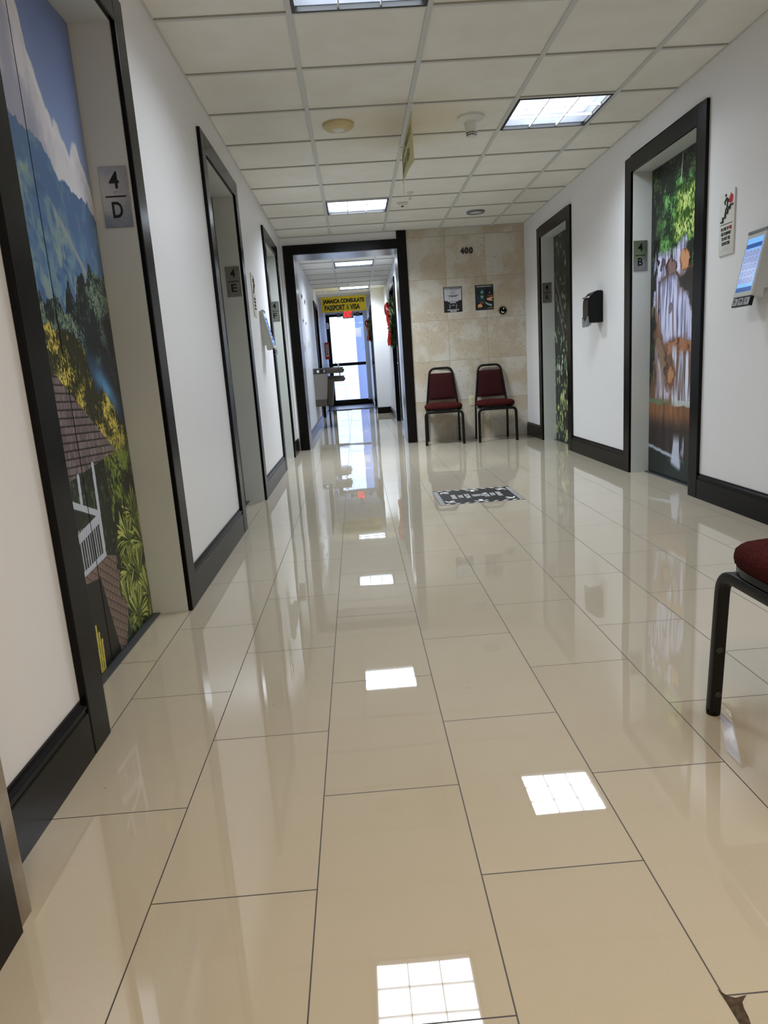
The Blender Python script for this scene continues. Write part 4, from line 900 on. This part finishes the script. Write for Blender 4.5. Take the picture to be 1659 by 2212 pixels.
bm = nb(); lathe(bm, [(.001, -.032), (.012, -.030), (.014, -.022), (.001, -.022)], 14); obj('lens', bm, M['ink'], t)

def yellow_board(name, label, loc, rz, bend, drop, back, lens=True):
    t = thing(name, label, 'sign', loc, rz)
    n = 20; W_, H_ = .43, .285
    bm = nb(); fr = []
    for i in range(n+1):
        u = -1+2*i/n; y = bend*(1-u*u)
        fr.append([bm.verts.new((u*W_, y*(.2 if k < 2 else 1)+dy, z)) for k, (dy, z) in enumerate(((-.002, -drop), (.002, -drop), (.002, -drop-H_), (-.002, -drop-H_)))])
    for a, b in zip(fr, fr[1:]):
        for k in range(4): bm.faces.new((a[k], a[(k+1) % 4], b[(k+1) % 4], b[k]))
    bm.faces.new(fr[0]); bm.faces.new(fr[-1][::-1])
    obj('board', bm, back, t, smooth=True)
    return t
t = yellow_board('hanging_sign', 'yellow board reading JAMAICA CONSULATE PASSPORT & VISA hanging in the corridor', (-.125, 13.6, HC-.01), 0, 0, .165, M['yellow'])
text('lettering', 'JAMAICA CONSULATE', M['ink'], 0, -.165-.095, .1, t, y=-.0025, width=.80, height=.10, bold=.0055); text('lettering', 'PASSPORT', M['ink'], -.175, -.165-.205, .1, t, y=-.0025, width=.39, height=.10, bold=.004); text('lettering', '&', M['ink'], .075, -.165-.205, .1, t, y=-.0025, width=.055, height=.09, bold=.0); text('lettering', 'VISA', M['ink'], .215, -.165-.205, .1, t, y=-.0025, width=.19, height=.10, bold=.004)
for x in (-.34, .34):
    bm = nb(); sweep(bm, [(x, 0, 0), (x, 0, -.175)], circ(.0018, 6)); obj('hanging_wire', bm, M['chrome'], t)
t = yellow_board('hanging_sign', 'faded yellow board seen edge-on hanging from the lobby ceiling', (.46, 4.965, HC), 'E', .028, .045, M['yback'])
faded = mat('faded_lettering', (128, 124, 84), .5)
for zz, st, w_ in ((-.045-.09, 'JAMAICA CONSULATE', .74), (-.045-.19, 'PASSPORT & VISA', .62)):
    o = text('lettering', st, faded, 0, zz, .1, t, y=.0, width=w_, height=.075, bold=.003)
    me = o.data; c_ = np.zeros(len(me.vertices)*3); me.vertices.foreach_get('co', c_); c_ = c_.reshape(-1, 3); u = c_[:, 0]/.43
    k_ = np.clip((-.045-c_[:, 2])/.285, 0, 1); c_[:, 1] = .028*(1-u*u)*(.2+.8*k_)+.0026+c_[:, 1]*0; c_[:, 0] *= -1; me.vertices.foreach_set('co', c_.ravel()); me.flip_normals()
for x in (-.42, .42):
    bm = nb(); bx(bm, x-.008, x+.008, -.012, .012, -.012, .0, bev=.002); sweep(bm, [(x, 0, -.008), (x, .004, -.03), (x, 0, -.05)], circ(.002, 6)); obj('ceiling_clip', bm, M['plastic'], t)

# ------------------------------------------------------------------ corridor things
t = thing('exit_sign', 'red lettered EXIT sign with two lamp heads below the yellow corridor sign', 'exit sign', (-.07, 17.5, 2.295))
bm = nb(); bx(bm, -.135, .135, -.03, .03, -.10, .095, bev=.006); obj('case', bm, M['exitbody'], t, smooth=True)
text('lettering', 'EXIT', M['exitred'], 0, -.005, .17, t, y=-.031, width=.20, height=.15, bold=.006, ext=.002)
for s_ in (-1, 1):
    bm = nb(); bx(bm, s_*.235-.045, s_*.235+.045, -.045, .03, -.06, .04, bev=.01); bx(bm, min(s_*.135, s_*.2), max(s_*.135, s_*.2), -.01, .01, .0, .03); obj('lamp_head', bm, M['gplas'], t, smooth=True)
bm = nb(); bx(bm, -.03, .03, -.02, .02, .095, .21); obj('mounting_stem', bm, M['exitbody'], t)

t = thing('drinking_fountain', 'steel two-level drinking fountain on the corridor left wall', 'drinking fountain', (CDL, 11.4, 0), 'E')
# local x runs along the corridor (+Y), -y outward
def basin(x0, x1, top, name_):
    bm = nb(); bx(bm, x0, x1, -.49, -.001, top-.095, top, bev=.008); o = obj(name_, bm, M['steeld'], t, smooth=True)
    bm = nb(); lathe(bm, [(.001, -.004), (.12, -.001), (.135, .004), (.14, .003)], 28, c=((x0+x1)/2, -.28, top+.001)); obj('bowl', bm, M['chrome'], o, smooth=True)
    bm = nb(); sweep(bm, arc_path([((x0+x1)/2, -.42, top), ((x0+x1)/2, -.42, top+.055), ((x0+x1)/2, -.37, top+.075)], .02, 5), circ(.012, 10)); obj('bubbler', bm, M['chrome'], o, smooth=True)
    bm = nb(); bx(bm, x0+.1, x1-.1, -.505, -.49, top-.075, top-.035, bev=.004); obj('push_bar', bm, M['bplas'], o)
basin(.0, .44, 1.005, 'basin'); basin(.50, .94, .86, 'basin')
bm = nb(); prism(bm, [(-.001, .91), (-.235, .91), (-.185, .50), (-.001, .50)], 'x', .0, .44); obj('apron', bm, M['steel'], t)
bm = nb(); prism(bm, [(-.001, .50), (-.185, .50), (-.165, .39), (-.001, .39)], 'x', -.002, .45); obj('grille_box', bm, M['steeld'], t)
bm = nb(); prism(bm, [(-.001, .765), (-.31, .765), (-.26, .36), (-.001, .36)], 'x', .50, .94); obj('apron', bm, M['steeld'], t)
bm = nb(); bx(bm, .46, .49, -.22, -.19, 0, .39); bx(bm, .44, .50, -.19, -.001, .42, .80); obj('post', bm, M['ink'], t)
bm = nb(); bx(bm, .0-.003, .0, -.22, -.04, .925, .985); lb = obj('instruction_label', bm, M['ink'], t)
bm = nb(); bx(bm, -.005, -.003, -.10, -.06, .935, .975); bx(bm, -.005, -.003, -.2, -.17, .965, .972); bx(bm, -.005, -.003, -.2, -.17, .94, .95); obj('pictogram', bm, M['white'], lb)

t = thing('extinguisher_sign', 'red projecting fire extinguisher sign with white arrow near the far window', 'sign', (CDL, 17.0, 1.43), 0)
bm = nb(); bx(bm, .0, .105, -.004, .004, -.20, .20); obj('panel', bm, M['red'], t)
bm = nb(); bx(bm, .02, .085, -.006, -.004, -.13, .15); o = obj('white_field', bm, M['white'], t)
bm = nb(); bx(bm, .045, .06, -.007, -.006, -.07, .10); prism(bm, [(.03, -.06), (.075, -.06), (.0525, -.11)], 'y', -.007, -.006); prism(bm, [(.03, .135), (.075, .135), (.0525, .11)], 'y', -.007, -.006); obj('arrow', bm, M['red'], o)
t = thing('alarm_strobe', 'small white alarm box on the corridor wall beside the far window', 'alarm', (CDL, 18.7, 2.12), 'E')
box('case', M['plastic'], (-.05, .05, -.07, 0, -.075, .075), t, bev=.006); box('lens', M['kiosk'], (-.03, .03, -.085, -.07, -.02, .05), t)
t = thing('wall_notice', 'tall pale blue printed notice on the corridor left wall', 'notice', (CDL, 9.58, 1.53), 'E')
box('sheet', mat('notice_paper', (214, 222, 236), .5), (-.13, .13, -.002, 0, -.19, .19), t); lines('print', mat('notice_ink', (70, 86, 140), .5), t, 0, 0, [(.15-.022*k, .19, .009) for k in range(15)], y=-.003)
for nm, y, z, a, b, lab in (('wall_sensor', 10.19, 2.02, .03, .03, 'small dark wall sensor high on the corridor left wall, nearer one'), ('wall_sensor', 10.77, 2.0, .03, .04, 'small dark wall sensor high on the corridor left wall, farther one'),
                        ('key_switch', 10.1, 1.677, .02, .02, 'tiny round key switch on the corridor left wall, nearer one'), ('key_switch', 10.65, 1.675, .02, .02, 'tiny round key switch on the corridor left wall, farther one'),
                        ('light_switch', 9.95, 1.30, .035, .06, 'steel switch plate low beside the corridor notice'), ('light_switch', 10.95, 1.40, .06, .06, 'white switch plate above the drinking fountain')):
    t = thing(nm, lab, nm.replace('_', ' '), (CDL, y, z), 'E')
    box('plate', M['gplas'] if nm != 'light_switch' else M['plastic'], (-a, a, -.008, 0, -b, b), t, bev=.002)
    box('button', M['ink'] if nm == 'wall_sensor' else M['chrome'], (-a*.3, a*.3, -.014, -.008, -b*.4, b*.4), t)

def wreath(label):
    t = thing('christmas_wreath', label, 'wreath')
    rnd = random.Random(3); R_ = .21
    bm = nb(); sweep(bm, [(R_*math.cos(a), -.04, R_*math.sin(a)) for a in [2*PI*k/24 for k in range(25)]], circ(.03, 8))
    for k in range(520):
        a = rnd.uniform(0, 2*PI); q = rnd.uniform(0, 2*PI); l = rnd.uniform(.05, .11)
        c = Vector((R_*math.cos(a), -.04, R_*math.sin(a))); rad = Vector((math.cos(a), 0, math.sin(a))); out = (rad*math.cos(q)+Vector((0, -1, 0))*abs(math.sin(q))).normalized()
        tan = Vector((-math.sin(a), 0, math.cos(a))); d = (out*.8+tan*rnd.uniform(.2, .9)).normalized(); s_ = d.cross(rad+Vector((.1, .3, .2))).normalized()*.006
        p0 = c+out*.02; p1 = p0+d*l; v = [bm.verts.new(p) for p in (p0-s_, p0+d*l*.5-s_*1.6, p1, p0+d*l*.5+s_*1.6, p0+s_)]; bm.faces.new(v)
    o = obj('greenery', bm, M['leaf'], t)
    bm = nb()
    for s_ in (-1, 1):
        loop = [Vector((s_*(.01+.10*math.sin(a)), -.09-.08*math.sin(a), .12+.075*math.sin(2*a)*.8+.03*math.sin(a))) for a in [PI*k/12 for k in range(13)]]
        sweep(bm, loop, [(-.022, -.0012), (.022, -.0012), (.022, .0012), (-.022, .0012)], up=Vector((0, -1, .2)))
        tail = [Vector((s_*(.012+.05*k/8+.008*math.sin(k)), -.10+.012*math.sin(k*1.3), .11-.34*k/8)) for k in range(9)]
        sweep(bm, tail, [(-.0015, -.034), (-.0015, .034), (.0015, .034), (.0015, -.034)], up=Vector((0, -1, 0)))
    for q_ in (-1, 1):
        tail = [Vector((q_*(.02+.03*k/8), -.105-.022*math.sin(k*1.1), .12-.36*k/8)) for k in range(9)]
        sweep(bm, tail, [(-.038, -.0015), (.038, -.0015), (.038, .0015), (-.038, .0015)], up=Vector((0, -1, 0)))
    lathe(bm, [(.001, -.03), (.02, -.025), (.03, 0), (.02, .025), (.001, .03)], 12, c=(0, -.105, .12)); obj('ribbon_bow', bm, M['ribbon'], t)
    bm = nb(); sweep(bm, [(0, -.03, R_), (0, -.01, R_+.06), (0, .022, R_+.10)], circ(.004, 6)); obj('hook', bm, M['chrome'], t)
    for a in (-.4, .9, 2.6, 3.9, 4.5, 5.0):
        bm = nb(); c = Vector((R_*math.cos(a), -.085, R_*math.sin(a)))
        for k in range(9):
            b = 2*PI*k/9; d = Vector((math.cos(b), -.35, math.sin(b))).normalized(); s_ = Vector((-math.sin(b), 0, math.cos(b)))*.018
            bm.faces.new([bm.verts.new(p) for p in (c, c+d*.035-s_, c+d*.075, c+d*.035+s_)])
        obj('flower', bm, M['brown'], t)
    return t
wa = wreath('christmas wreath with red ribbon on the black door right of the corridor'); wa.location = (CDR+.01, 11.5, 1.66); wa.rotation_euler = (0, 0, -PI/2); wa.scale = (1.3, .85, 1.5)
wb = copy_thing(wa, 'smaller-looking christmas wreath on the farther corridor door'); wb.location = (CDN+.025, 15.4, 1.78); wb.rotation_euler = (0, 0, -PI/2); wb.scale = (.9, .9, .95)

for k in bpy.data.materials:
    if k.name.startswith(('screen_', 'exit_letters')): k.cycles.emission_sampling = 'NONE'
# ------------------------------------------------------------------ small floor damage
bm = nb(); P_ = [(.4755, .832), (.484, .820), (.494, .8155), (.512, .8185), (.500, .808), (.497, .797), (.496, .785), (.491, .765), (.4805, .765)]
prism(bm, P_, 'z', .0001, .0006); o = obj('chipped_tile_patch', bm, M['grout'], floor)

# ------------------------------------------------------------------ groups of repeats
for pre, g in (('stacking_chair', 'burgundy stacking chairs in the elevator lobby'), ('ceiling_light', 'square recessed ceiling lights'), ('number_plate', 'steel elevator number plates'),
               ('poster', 'posters on the stone wall'), ('sprinkler_head', 'ceiling sprinkler heads'), ('touchscreen_panel', 'elevator touchscreen panels'), ('fire_stair_sign', 'white fire stair signs'),
               ('hanging_sign', 'yellow hanging boards'), ('christmas_wreath', 'christmas wreaths on corridor doors'), ('wall_sensor', 'small corridor wall sensors'), ('key_switch', 'corridor key switches'), ('light_switch', 'corridor switch plates')):
    for o in list(C.objects):
        if o.parent is None and o.name.split('.')[0] == pre: o['group'] = g
